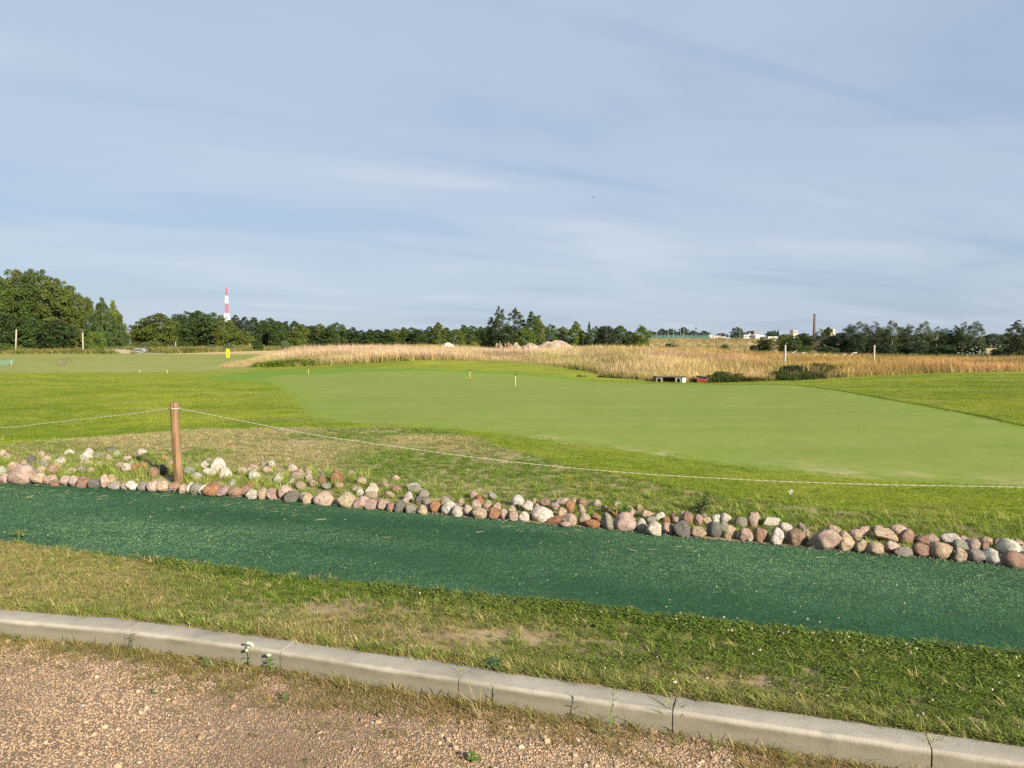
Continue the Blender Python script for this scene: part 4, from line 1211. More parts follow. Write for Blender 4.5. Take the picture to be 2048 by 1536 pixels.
G_L, G_M, G_R, G_F = 'tall trees at the left edge', 'trees of the wood behind the golden meadow', 'birches and thin trees of the right wood', 'small far trees below the floodlights'
TREES = [
 # the big left group
 ('broad', -12, 552, 148, 92, 'oak', 'tall broad tree cut by the left edge of the picture', G_L), ('broad', 38, 541, 158, 88, 'olive', 'tallest round crown of the left tree group', G_L),
 ('broad', 78, 539, 151, 84, 'oak', 'tall tree with twin rounded tops, second hump of the left group', G_L), ('broad', 112, 555, 146, 78, 'olive', 'broad tree in the sloping shoulder of the left group', G_L),
 ('broad', 143, 572, 152, 66, 'oak', 'green tree on the falling right shoulder of the left group', G_L), ('broad', 170, 594, 149, 56, 'olive', 'lower tree behind the slim wooden pole at the left', G_L),
 ('leafy', 12, 622, 139, 70, 'deep', 'dark low tree at the foot of the tall left trees', G_L), ('leafy', 60, 632, 138, 60, 'mid', 'low green tree right of the leaning pole at the far left', G_L),
 ('leafy', 115, 640, 138, 64, 'deep', 'low dark tree under the shoulder of the left group', G_L),
 ('weeping', 208, 594, 142, 60, 'mid', 'pointed weeping birch, taller of the two beside the big left trees', 'weeping birches at the gap'), ('weeping', 229, 601, 146, 56, 'olive', 'weeping birch with a rounded drooping right side by the gap of sky', 'weeping birches at the gap'),
 ('weeping', 243, 640, 143, 30, 'mid', 'small drooping birch at the left rim of the gap of sky', 'weeping birches at the gap'),
 ('shrub', 189, 664, 132, 46, 'fresh', 'rounded bright green shrub at the foot of the weeping birches', None), ('shrub', 8, 688, 128, 62, 'fresh', 'low yellow-green hedge bush at the left edge', None),
 ('shrub', 36, 693, 127, 34, 'yellow', 'low yellowish bush right of the left hedge bush', None), ('shrub', 292, 686, 134, 32, 'silver', 'silvery rounded shrub beside the grey sheeting pile', None), ('shrub', 309, 692, 133, 22, 'fresh', 'small green shrub right of the silvery one', None),
 # the long wood
 ('leafy', 272, 655, 196, 26, 'deep', 'small dark tree at the right rim of the gap of sky', G_M),
 ('leafy', 291, 640, 190, 52, 'olive', 'olive tree at the left end of the long wood', G_M), ('leafy', 318, 626, 188, 66, 'olive', 'wide pale olive tree near the left end of the long wood', G_M),
 ('leafy', 352, 634, 196, 52, 'mid', 'tree in the long wood between the olive tree and the mast', G_M), ('leafy', 374, 622, 200, 58, 'deep', 'dark tall tree halfway between the gap and the mast', G_M),
 ('leafy', 400, 621, 203, 54, 'deep', 'dark round tree left of the mast', G_M), ('leafy', 428, 625, 200, 54, 'mid', 'tree just left of the mast, hiding its foot', G_M),
 ('leafy', 452, 634, 196, 44, 'olive', 'olive tree directly below the mast', G_M), ('poplar', 473, 630, 205, 30, 'blue', 'slim bluish tree just right of the mast', G_M), ('poplar', 491, 633, 205, 28, 'blue', 'slim bluish tree, second to the right of the mast', G_M),
 ('poplar', 509, 634, 208, 28, 'deep', 'slim dark tree, third to the right of the mast', G_M), ('leafy', 486, 660, 190, 42, 'olive', 'low olive tree in front of the slim bluish trees', G_M)]
wood_px = [(524, 640), (541, 637), (557, 641), (573, 643), (590, 640), (606, 648), (622, 651), (641, 648), (658, 655), (674, 645), (690, 655), (706, 653), (724, 660), (741, 658), (757, 659), (774, 656), (791, 658), (808, 656), (824, 654), (842, 657), (860, 655), (877, 645), (893, 653), (911, 659), (927, 649), (943, 650), (961, 654), (977, 658)]
wl = ['above the mound end', 'above the golden mound', 'left of white heap', 'by the white heap']
HUE = {'deep': 'dark green', 'mid': 'mid green', 'olive': 'olive green'}
wk = [(random.choice(('poplar', 'leafy', 'leafy', 'poplar')), random.choice(('deep', 'mid', 'olive', 'mid', 'deep'))) for _ in wood_px]
for i, (x, yt) in enumerate(wood_px):
    sec = 0 if x < 620 else 1 if x < 760 else 2 if x < 870 else 3
    kd, lc = wk[i]
    word = lambda q: '%s %s' % ('slim' if wk[q][0] == 'poplar' else 'round', HUE[wk[q][1]].replace(' green', ''))
    nb = 'between %s and %s ones' % (word(i - 1), word(i + 1)) if 0 < i < len(wood_px) - 1 else 'at the end of the wood' 
    TREES.append((kd, x, yt + random.uniform(-3, 2), 215 + .06 * (x - 520) + random.uniform(-6, 6), random.uniform(34, 46) if kd == 'leafy' else random.uniform(24, 30), lc,
                  '%s %s tree %s, %s' % (HUE[lc], 'slim' if kd == 'poplar' else 'round', nb, wl[sec]), 'trees of the long wood %s' % wl[sec]))
TREES += [
 ('leafy', 598, 648, 188, 34, 'olive', 'paler olive tree standing out of the wood over the golden mound', G_M), ('leafy', 517, 684, 150, 20, 'mid', 'small young tree at the left foot of the golden mound', G_M),
 ('shrub', 571, 682, 150, 18, 'silver', 'silvery little shrub before the wood, over the left slope of the mound', None), ('shrub', 948, 684, 105, 24, 'yellow', 'yellow-green shrub between the white heap and the tall trees', None),
 ('airy', 983, 633, 118, 24, 'mid', 'left slim tree of the tall clump over the soil heaps', 'tall clump over the soil heaps'), ('airy', 999, 612, 116, 30, 'birch', 'tallest pointed tree of the clump over the soil heaps', 'tall clump over the soil heaps'),
 ('airy', 1031, 615, 117, 38, 'birch', 'airy tree with loose top in the middle of the tall clump', 'tall clump over the soil heaps'), ('poplar', 1063, 623, 115, 26, 'mid', 'dense right tree with a yellowish flank in the tall clump', 'tall clump over the soil heaps'),
 ('poplar', 1077, 630, 116, 24, 'olive', 'narrow tree closing the tall clump on the right', 'tall clump over the soil heaps'), ('leafy', 1012, 652, 112, 44, 'deep', 'low dark tree filling the foot of the tall clump', 'tall clump over the soil heaps'), ('leafy', 1050, 655, 112, 40, 'fresh', 'low brighter tree at the foot of the tall clump', 'tall clump over the soil heaps'),
 ('leafy', 975, 652, 122, 30, 'mid', 'round tree just left of the tall clump', G_M), ('leafy', 1099, 648, 122, 38, 'mid', 'round tree just right of the tall clump', G_M), ('leafy', 1126, 653, 124, 32, 'olive', 'olive tree above the right side of the gravel heap', G_M),
 ('poplar', 1152, 642, 120, 26, 'fresh', 'brighter narrow tree rising over the end of the gravel heap', G_M), ('leafy', 1164, 660, 121, 26, 'deep', 'dark low tree right of the bright narrow one', G_M), ('spire', 1178, 644, 118, 18, 'deep', 'narrow dark conifer with a pointed top', G_M),
 ('leafy', 1192, 652, 122, 24, 'mid', 'slim tree right of the pointed conifer', G_M), ('dark', 1211, 652, 118, 36, 'night', 'very dark dense tree between conifer and lone tree', G_M), ('leafy', 1239, 651, 120, 38, 'mid', 'bushy tree beside the lone tree', G_M), ('leafy', 1259, 662, 119, 26, 'deep', 'lower dark bush-like tree left of the lone tree', G_M),
 ('leafy', 1281, 650, 108, 36, 'fresh', 'lone round tree on a visible dark trunk at the edge of the field', None),
 # far trees on the terrace
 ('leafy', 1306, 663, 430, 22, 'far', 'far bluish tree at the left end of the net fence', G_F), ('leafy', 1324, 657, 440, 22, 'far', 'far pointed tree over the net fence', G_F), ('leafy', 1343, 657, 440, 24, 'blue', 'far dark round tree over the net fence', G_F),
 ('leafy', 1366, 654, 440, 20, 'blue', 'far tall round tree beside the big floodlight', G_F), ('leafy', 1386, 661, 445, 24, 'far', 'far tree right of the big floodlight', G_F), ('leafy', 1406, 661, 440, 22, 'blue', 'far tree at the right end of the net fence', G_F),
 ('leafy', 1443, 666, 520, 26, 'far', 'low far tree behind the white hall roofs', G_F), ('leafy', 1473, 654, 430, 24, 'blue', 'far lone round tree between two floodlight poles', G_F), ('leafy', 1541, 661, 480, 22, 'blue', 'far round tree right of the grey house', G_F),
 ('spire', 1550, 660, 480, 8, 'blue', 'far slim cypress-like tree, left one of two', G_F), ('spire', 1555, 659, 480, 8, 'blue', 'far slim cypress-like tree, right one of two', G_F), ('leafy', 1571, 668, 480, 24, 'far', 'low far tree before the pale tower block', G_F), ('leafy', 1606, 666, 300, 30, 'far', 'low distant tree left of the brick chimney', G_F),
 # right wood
 ('dark', 1507, 690, 118, 16, 'night', 'small dark bush at the left end of the right wood', G_R), ('leafy', 1528, 676, 128, 28, 'deep', 'low tree opening the right wood on the left', G_R), ('birch', 1546, 674, 126, 26, 'birch', 'thin tree above the left concrete post', G_R), ('leafy', 1566, 668, 128, 28, 'olive', 'olive tree over the left concrete post', G_R),
 ('leafy', 1588, 671, 126, 30, 'mid', 'tree over the bent white fence posts, left', G_R), ('leafy', 1606, 669, 130, 30, 'deep', 'tree left of the chimney foot in the right wood', G_R), ('birch', 1628, 668, 126, 28, 'birch', 'birch in front of the chimney foot', G_R), ('birch', 1640, 657, 124, 26, 'birch', 'birch with a pale stem right of the chimney', G_R),
 ('leafy', 1655, 654, 126, 26, 'deep', 'taller leafy tree right of the chimney', G_R), ('dark', 1682, 667, 122, 44, 'night', 'very dark dense tree in the middle of the right wood', G_R), ('dark', 1708, 676, 120, 44, 'night', 'low black-green tree under the tall birches', G_R),
 ('birch', 1700, 648, 123, 34, 'deep', 'round-topped birch opening the tall part of the right wood', G_R), ('birch', 1720, 643, 122, 40, 'deep', 'round-topped tall birch, highest of the left half of the right wood', G_R), ('birch', 1749, 643, 121, 34, 'birch', 'tall birch above the straight concrete post', G_R),
 ('birch', 1766, 654, 125, 28, 'deep', 'birch right behind the straight concrete post', G_R), ('birch', 1783, 641, 120, 36, 'birch', 'tall full birch right of the concrete post', G_R), ('birch', 1803, 654, 124, 28, 'deep', 'lower birch in a dip of the right wood', G_R), ('birch', 1817, 648, 120, 32, 'birch', 'birch with a rounded top in the right wood', G_R),
 ('birch', 1847, 642, 119, 32, 'birch', 'birch with a knobbly top standing alone above the wood', G_R), ('birch', 1872, 653, 121, 34, 'deep', 'broad low birch before the loose end trees', G_R), ('birch', 1889, 656, 118, 26, 'birch', 'thin birch between the broad low one and the loose end trees', G_R), ('airy', 1910, 650, 117, 26, 'birch', 'thin loose-leaved tree near the end of the right wood', G_R),
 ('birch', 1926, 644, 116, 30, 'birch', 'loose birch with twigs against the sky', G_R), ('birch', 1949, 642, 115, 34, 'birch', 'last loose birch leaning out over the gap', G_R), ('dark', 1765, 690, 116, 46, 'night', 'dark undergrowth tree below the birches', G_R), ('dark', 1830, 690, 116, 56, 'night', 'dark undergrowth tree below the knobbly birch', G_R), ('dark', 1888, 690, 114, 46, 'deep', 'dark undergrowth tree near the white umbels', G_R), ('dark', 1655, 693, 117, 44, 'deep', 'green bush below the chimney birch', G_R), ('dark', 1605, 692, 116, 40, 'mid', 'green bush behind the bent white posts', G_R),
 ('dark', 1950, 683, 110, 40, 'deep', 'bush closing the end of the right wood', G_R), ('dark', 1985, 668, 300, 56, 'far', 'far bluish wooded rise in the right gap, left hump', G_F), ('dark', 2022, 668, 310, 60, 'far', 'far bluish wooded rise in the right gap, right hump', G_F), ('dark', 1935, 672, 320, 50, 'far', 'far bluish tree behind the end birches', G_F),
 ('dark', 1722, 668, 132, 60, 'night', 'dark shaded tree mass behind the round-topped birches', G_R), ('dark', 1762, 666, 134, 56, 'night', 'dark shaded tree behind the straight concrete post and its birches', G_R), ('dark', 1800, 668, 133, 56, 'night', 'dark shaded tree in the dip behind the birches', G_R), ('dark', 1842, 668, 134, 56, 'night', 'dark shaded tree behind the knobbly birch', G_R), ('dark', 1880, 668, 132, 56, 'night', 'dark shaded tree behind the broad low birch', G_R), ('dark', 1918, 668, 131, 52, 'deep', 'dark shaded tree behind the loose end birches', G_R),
 ('airy', 2033, 640, 84, 44, 'birch', 'loose green tree cut by the right edge of the picture', None), ('leafy', 2060, 650, 86, 50, 'mid', 'loose green tree behind the one cut by the right edge', None), ('dark', 2005, 694, 90, 44, 'mid', 'bush at the foot of the tree by the right edge', None),
 # shrubs in and before the meadow
 ('shrub', 1443, 743, 33.8, 46, 'mid', 'dark green bush growing beside the red box', None), ('shrub', 1478, 747, 34.3, 40, 'mid', 'low green bush right of the one beside the red box', None), ('shrub', 1421, 750, 34.0, 24, 'deep', 'small dark bush behind the red box', None),
 ('shrub', 1585, 731, 36.0, 70, 'night', 'dark bush in a hollow of the golden grass, left one', 'dark bushes in the golden grass'), ('shrub', 1640, 727, 38.5, 62, 'night', 'dark bush in a hollow of the golden grass, right one', 'dark bushes in the golden grass'), ('shrub', 1560, 742, 35.0, 40, 'deep', 'low dark bush at the foot of the golden grass', 'dark bushes in the golden grass'),
 ('shrub', 1215, 720, 41.5, 34, 'deep', 'dark low shrub half hidden in the golden grass', None),
 ('shrub', 1450, 690, 112, 24, 'deep', 'dark bush heap in the terraced field', None), ('shrub', 1340, 687, 150, 30, 'deep', 'dark spreading bush on the terraced field', None), ('shrub', 345, 690, 150, 22, 'silver', 'small silvery bush before the wood, left of the yellow sign', None), ('shrub', 424, 689, 150, 20, 'silver', 'small silvery bush just left of the yellow sign', None), ('shrub', 458, 686, 150, 24, 'silver', 'silvery bush rising behind the yellow sign', None),
]
for t_ in TREES:
    sk = .9 if t_[0] == 'dark' and t_[3] > 250 else .15
    tree(*t_, sink=sk)

# ------------------------------------------------------------------ rope barrier
def post_mesh():
    bm = bmesh.new()
    H, r, seg = 0.90, .047, 20
    zs = [-.15] + [H * k / 14 for k in range(14)] + [H - .006, H]
    rings = []
    for z in zs:
        k = .93 if z == H else 1.0
        rings.append([bm.verts.new(((r * k + .0025 * mnoise.noise(Vector((math.cos(a) * 2, math.sin(a) * 2, z * 2)))) * math.cos(a) - .030 * max(z, 0), (r * k) * math.sin(a), z)) for a in [2 * math.pi * q / seg for q in range(seg)]])
    for a, b in zip(rings, rings[1:]):
        for q in range(seg): bm.faces.new((a[q], a[(q + 1) % seg], b[(q + 1) % seg], b[q]))
    bm.faces.new(rings[-1])
    me = bpy.data.meshes.new('wooden_post')
    bm.to_mesh(me); bm.free()
    me.materials.append(MAT['wood'])
    for p in me.polygons: p.use_smooth = len(p.vertices) == 4
    return me


pb = at(357, 962, 8.42)
post_top = at(349, 804, 8.42)
pb.z = float(zt(pb.x, pb.y))
post = tag(empty('rope_post', pb), 'round wooden post carrying the rope at the stone edging', 'post')
link('shaft', post_mesh(), post)
MB().tube([Vector((math.cos(a) * .047 - .026, math.sin(a) * .045, .835 + .004 * math.sin(a * 2))) for a in [2 * math.pi * q / 18 for q in range(19)]], .0065, 6).build('rope_loop', MAT['rope'], post, smooth=True)


def rope_thing(pts, label):
    """a twisted two-strand rope along measured points"""
    P = [Vector(p) for p in pts]
    curve = []
    for i in range(len(P) - 1):
        p0, p1, p2, p3 = P[max(i - 1, 0)], P[i], P[i + 1], P[min(i + 2, len(P) - 1)]
        k = max(2, int((p2 - p1).length / .02))
        for s_ in range(k):
            t = s_ / k
            curve.append(.5 * ((2 * p1) + (p2 - p0) * t + (2 * p0 - 5 * p1 + 4 * p2 - p3) * t * t + (3 * p1 - p0 - 3 * p2 + p3) * t ** 3))
    curve.append(P[-1])
    mb = MB()
    o0 = curve[0].copy()
    for ph in (0, math.pi):
        pts_ = []
        for i, c in enumerate(curve):
            d = (curve[min(i + 1, len(curve) - 1)] - curve[max(i - 1, 0)]).normalized()
            s_ = d.cross(Vector((0, 0, 1))).normalized(); u_ = s_.cross(d)
            a = ph + i * .95
            pts_.append(c - o0 + (s_ * math.cos(a) + u_ * math.sin(a)) * .0020)
        mb.tube(pts_, .0022, 5)
    o = mb.build('rope', MAT['rope'], None, o0, smooth=True)
    return tag(o, label, 'rope', 'ropes of the barrier')


rp = [(360, 816), (490, 843), (620, 868), (760, 889), (1000, 921), (1250, 945), (1500, 960), (1750, 969), (2048, 974.5)]
pts = []
for x, y in rp:
    k = (x - 360) / (2048 - 360)
    a, b = ray(x, y)
    X0, Yp0 = pb.x, pb.y
    slope = (5.95 - Yp0) / (3.93 - X0)
    Yd = (Yp0 - slope * X0) / (1 - slope * a)
    pts.append((a * Yd, Yd, CAM_H + b * Yd))
pts[0] = (pb.x + .02, pb.y - .01, pb.z + .835)
e = np.array(pts[-1]); pts += [(e[0] + .9, e[1] - .34, e[2] + .035), (e[0] + 2.0, e[1] - .75, e[2] + .17), (e[0] + 3.0, e[1] - 1.1, e[2] + .36)]
rope_thing(pts, 'sagging pale rope running from the wooden post to the right edge')
pts = [(pb.x - .07, pb.y + .02, pb.z + .835)]
for x, y in ((250, 829), (120, 843), (0, 855.5)):
    a, b = ray(x, y)
    Yd = (pb.y + .27 * pb.x) / (1 + .27 * a)
    pts.append((a * Yd, Yd, CAM_H + b * Yd))
e = np.array(pts[-1]); pts += [(e[0] - .9, e[1] + .25, e[2] + .0), (e[0] - 2.2, e[1] + .6, e[2] + .22)]
rope_thing(pts, 'short pale rope running from the wooden post to the left edge')

# ------------------------------------------------------------------ practice pins and yardage sign
def pin(x, y, ytop, yd, label, cap=True):
    p = gp(x, y) if yd is None else onland(x, yd)
    b = ray(x, ytop)[1]
    H = CAM_H + b * p.y - p.z
    r = tag(empty('practice_pin', p), label, 'golf pin', 'practice pins')
    MB().tube([(0, 0, -.05), (0, 0, H - .03)], .008, 8).build('rod', MAT['pin_yellow'], r, smooth=True)
    if cap: MB().tube([(0, 0, H - .04), (0, 0, H - .03), (0, 0, H + .015), (0, 0, H + .03)], [.012, .022, .022, .010], 8).build('cap', MAT['black'], r, smooth=True)
    MB().tube([(0, 0, .002), (0, 0, .008)], .055, 12).build('cup', MAT['black'], r)


pin(940, 759, 740, None, 'yellow pin on the green, left of the nearest one')
pin(1031, 777, 749, None, 'nearest and tallest yellow pin on the putting green')
pin(617, 750, 736, None, 'yellow pin with black cap near the left back edge of the green')
pin(334, 749, 736, 38.5, 'short yellow pin with a thick black knob left of the green')
pin(279, 748, 738, 39.5, 'faint thin pale pin, leftmost one on the lawn', False)

sp = onland(456, 91)
sign = tag(empty('yardage_sign', sp), 'yellow upright sign with the number 100 on the range', 'sign')
MB().box((0, 0, .62), (.36, .03, 1.0), bevel=.006).build('board', MAT['yellow'], sign)
for xx in (-.13, .13): MB().tube([(xx, .03, -.2), (xx, .03, .6)], .02, 6).build('leg', MAT['steel'], sign)


def digit(ch, cz):
    mb = MB()
    if ch == '1': mb.poly([(-.03, -.135), (.055, -.135), (.055, .135), (-.01, .135), (-.11, .07), (-.08, .025), (-.03, .06)], .008)
    else:
        n = 20
        o = [(.12 * math.cos(2 * math.pi * k / n), .14 * math.sin(2 * math.pi * k / n)) for k in range(n)]
        i_ = [(x * .34, z * .46) for x, z in o]
        bm = mb.bm
        A = [bm.verts.new((x, 0, z)) for x, z in o]; B = [bm.verts.new((x, 0, z)) for x, z in i_]
        A2 = [bm.verts.new((x, .008, z)) for x, z in o]; B2 = [bm.verts.new((x, .008, z)) for x, z in i_]
        for k in range(n):
            j = (k + 1) % n
            bm.faces.new((A[k], A[j], B[j], B[k])); bm.faces.new((A[k], A2[k], A2[j], A[j])); bm.faces.new((B[k], B[j], B2[j], B2[k]))
    return mb.build('digit', MAT['black'], sign, (0, -.024, cz))


digit('1', .94); digit('0', .62); digit('0', .30)

# chipping nets
def chip_net(x, yb, W, H, lean, yd, kind, label):
    p = onland(x, yd)
    r = tag(empty('chipping_net', p, .1), label, 'practice net', 'practice nets on the range')
    fm, nm = (MAT['netgreen'], MAT['net_g']) if kind == 'g' else (MAT['netbrown'], MAT['net_b'])
    c = [Vector((-W * .36, 0, .02)), Vector((W * .22, 0, .02)), Vector((W * .55, lean, H)), Vector((-W * .5, lean, H * .72))]
    mb = MB()
    mb.tube(c + [c[0]], .022 if kind == 'g' else .016, 6)
    mb.build('frame', fm, r)
    nv = 6
    V = [tuple((c[0] * (1 - i / nv) + c[1] * (i / nv)) * (1 - j / nv) + (c[3] * (1 - i / nv) + c[2] * (i / nv)) * (j / nv) + Vector((0, .12 * math.sin(math.pi * i / nv) * math.sin(math.pi * j / nv), 0))) for i in range(nv + 1) for j in range(nv + 1)]
    m = nv + 1
    link('netting', mesh_np('netting', V, quads=[(i * m + j, (i + 1) * m + j, (i + 1) * m + j + 1, i * m + j + 1) for i in range(nv) for j in range(nv)], mats=[nm]), r)
    MB().tube([c[2], c[2] + Vector((-.02, .45, -H))], .014, 6).build('strut', fm, r)
    MB().tube([c[3], c[3] + Vector((.02, .4, -H * .7))], .014, 6).build('strut', fm, r)


chip_net(4, 727, 1.75, .50, .35, 62, 'g', 'green practice net frame cut by the left edge')
chip_net(124, 730, .95, .60, .25, 61, 'b', 'brown wire practice net standing alone on the range')
m_ = tag(MB().tube([(0, 0, -.1), (0, 0, .42)], .03, 6).build('marker_stake', MAT['concrete'], None, onland(23, 61.5)), 'short pale stake beside the green practice net', 'stake')

# ------------------------------------------------------------------ poles, fence posts
def slim_pole(x, yb, yt, yd, rad, mat, label, lean=0.0, name='wooden_pole', group='slim poles before the left trees'):
    p = onland(x, yd)
    H = CAM_H + ray(x, yt)[1] * yd - p.z
    o = MB().tube([(0, 0, -.3), (lean * .5 * H, 0, H * .5), (lean * H, 0, H)], [rad, rad * .95, rad * .85], 8).build(name, mat, None, p, smooth=True)
    return tag(o, label, 'pole', group)


slim_pole(32, 692, 659, 126, .13, MAT['greywood'], 'grey pole leaning a little at the far left trees', .06)
slim_pole(167, 700, 665, 128, .13, MAT['greywood'], 'upright grey pole before the right end of the left trees')
slim_pole(352, 696, 684, 160, .10, MAT['greywood'], 'short thin pole before the long wood')
slim_pole(500, 700, 687, 170, .12, MAT['greywood'], 'short stump pole at the foot of the long wood, right of the sign')


def concrete_post(x, yt, yd, label):
    p = onland(x, yd)
    H = CAM_H + ray(x, yt)[1] * yd - p.z
    r = MB().box((0, 0, H / 2 - .2), (.085, .085, H + .4), bevel=.01).build('fence_post', MAT['concrete'], None, p, (0, .01, .3))
    return tag(r, label, 'post', 'straight concrete posts in the golden grass')


concrete_post(1569.5, 690, 42, 'straight concrete post standing before the dark bushes')
concrete_post(1747.5, 690, 46, 'straight concrete post in front of the tall birches')
BENT = [(1590, 700, .34, -.55, .5, 'broken white post with a folded back top'), (1601, 705, .25, .14, .3, 'short bent white post with a hooked head'), (1623, 708, .2, .28, .2, 'low leaning white post, third of the bent row'),
        (1645, 709, .2, .10, .2, 'nearly upright low white post in the middle of the bent row'), (1659, 710, .2, .34, .2, 'faint leaning post in the bent row'), (1680, 708, .22, .30, .2, 'leaning white post left of the longest one'), (1692, 705, .26, .62, .3, 'longest white post leaning far to the right')]
for x, yt, h1, dx, hk, lab in BENT:
    yd = 58
    p = onland(x, yd)
    H = CAM_H + ray(x, yt)[1] * yd - p.z
    if dx < 0:
        pl = [(0, 0, -.3), (.08, 0, H * .55), (.18, 0, H), (-.18, 0, H - .22), (-.62, 0, H - .52)]
    else:
        pl = [(0, 0, -.3), (dx * .35, 0, H * .5), (dx * .8, 0, H * .93), (dx + .28 * hk + .1, 0, H)]
    tag(MB().tube(pl, [.055] * (len(pl) - 1) + [.045], 7).build('bent_fence_post', MAT['concrete'], None, p, smooth=True), lab, 'post', 'bent white fence posts')

# ------------------------------------------------------------------ boxes at the far edge of the green
p = onland(1340, 33.3)
blk = tag(empty('concrete_block', (p.x, p.y, p.z)), 'low grey concrete culvert block with two dark openings behind the green', 'concrete block')
L, Hb = 1.30, .22
for cx_, wd in ((-.61, .07), (-.40, .09), (.22, .08), (.41, .06), (.56, .17)): MB().box((cx_, 0, Hb / 2 - .05), (wd, .5, Hb + .1), bevel=.008).build('pier', MAT['tarp'] if cx_ > .55 else MAT['blockcrete'], blk)
for cx_ in (-.505, .315): MB().box((cx_, -.01, Hb - .035), (.13, .48, .05), bevel=.006).build('lintel', MAT['blockcrete'], blk)
MB().box((0, 0, Hb + .022), (L + .06, .58, .04), bevel=.006).build('lid', MAT['bark'], blk)
MB().box((0, .26, Hb / 2), (L, .03, Hb), bevel=.004).build('back_panel', MAT['bark'], blk)
p = onland(1401, 33.6)
rb = tag(empty('red_box', (p.x, p.y - .35, p.z), -.35), 'small red wooden box with a black top behind the green', 'box')
rb.scale = (.92, .92, .95)
for k in range(4): MB().box((-.165 + .11 * k, -.17, .09), (.104, .02, .32 + .02 * (k % 2)), bevel=.004).build('board', MAT['redbox'], rb)
for k in range(3): MB().box((.23, -.11 + .11 * k, .09), (.02, .104, .32), bevel=.004).build('board', MAT['redbox'], rb)
MB().box((0, 0, .07), (.42, .32, .3), bevel=.004).build('body', MAT['redbox'], rb)
MB().box((-.02, 0, .27), (.50, .42, .05), (0, .12, 0), bevel=.008).build('top', MAT['black'], rb)

# ------------------------------------------------------------------ heaps
def heap(name, x, yd, wpx, yt, mat, label, cat, group=None, seed=0, lumps=.12, skew=0.0, depth=.8):
    p = onland(x, yd)
    W = wpx / F * yd / 2
    H = CAM_H + ray(x, yt)[1] * yd - p.z
    n, m = 48, 14
    V, Q = [(skew * W, 0, H)], []
    for j in range(1, m + 1):
        r = j / m
        for i in range(n):
            a = 2 * math.pi * i / n
            k = 1 + lumps * mnoise.noise(Vector((math.cos(a) * 1.5 + seed, math.sin(a) * 1.5, r * 1.2)))
            z = H * (max(0, 1 - r ** 2.3)) * (1 + lumps * 1.2 * mnoise.noise(Vector((math.cos(a) * r * 4 + seed, math.sin(a) * r * 4, 2)))) - .25 * r
            V.append((W * r * k * math.cos(a) + skew * W * (1 - r), W * depth * r * k * math.sin(a), z))
    T = [(0, 1 + i, 1 + (i + 1) % n) for i in range(n)]
    Q = [(1 + (j - 1) * n + i, 1 + j * n + i, 1 + j * n + (i + 1) % n, 1 + (j - 1) * n + (i + 1) % n) for j in range(1, m) for i in range(n)]
    return tag(link(name, mesh_np(name, V, Q, T, [mat], smooth=True), None, p), label, cat, group)


gh = 'heaps on the meadow'
heap('gravel_heap', 1108, 74, 118, 682, MAT['heap'], 'largest pinkish gravel heap on the golden meadow', 'heap', gh, 1, .2, .05)
heap('gravel_heap', 1060, 73, 60, 687, MAT['heap'], 'smaller gravel heap joining the largest one on its left', 'heap', gh, 4, .22)
heap('gravel_heap', 1032, 73, 36, 686.5, MAT['heap'], 'small pale lump right of the brown soil clods', 'heap', gh, 6, .3)
heap('soil_heap', 1015, 73, 34, 687, MAT['clod'], 'brown soil lump, right one before the tall clump', 'heap', gh, 8, .5)
heap('soil_heap', 998, 73, 30, 687.5, MAT['clod'], 'brown soil lump, left one before the tall clump', 'heap', gh, 11, .5)
heap('sand_heap', 895, 78, 50, 685, MAT['whiteheap'], 'small whitish sand heap on the crest of the golden mound', 'heap', gh, 15, .15)
heap('dirt_heap', 232, 126, 100, 698, MAT['dirt'], 'long low heap of sandy earth at the far end of the range', 'heap', None, 19, .25, .1, .5)
# debris at the back of the range
dp = onland(279, 124)
pile = tag(empty('sheeting_pile', dp), 'pile of pale grey sheets dumped beside the earth heap', 'debris pile')
for k in range(6): MB().box((random.uniform(-.5, .5), random.uniform(-.3, .3), .12 + .13 * k), (2.2 - .2 * k, 1.0, .06), (random.uniform(-.18, .18), random.uniform(-.25, .12), random.uniform(-.4, .4)), bevel=.01).build('sheet', MAT['tarp'], pile)
mb = MB(); mb.tube([(-16, 0, .14), (-9, .4, .16), (-3, .1, .2), (0, 0, .3), (2.5, .1, .28), (4.4, 0, .2), (4.7, 0, .75)], .16, 8)
tag(mb.build('drain_pipe', MAT['black'], None, onland(95, 123.3), smooth=True), 'long black pipe lying at the back of the range', 'pipe')
tag(MB().box((0, 0, .14), (2.6, .8, .25), (0, .04, .1), bevel=.03).build('stacked_boards', MAT['greyrender'], None, onland(112, 122.6)), 'low dark stack of boards beside the black pipe', 'boards')

# ------------------------------------------------------------------ far things
# red and white lattice mast
MD = 900.0
mp = onland(455.5, MD)
mast = tag(empty('lattice_mast', mp, .35), 'tall red and white lattice mast above the wood', 'mast')
ztop = CAM_H + ray(455.5, 574)[1] * MD - mp.z
zb = lambda y: CAM_H + ray(455.5, y)[1] * MD - mp.z


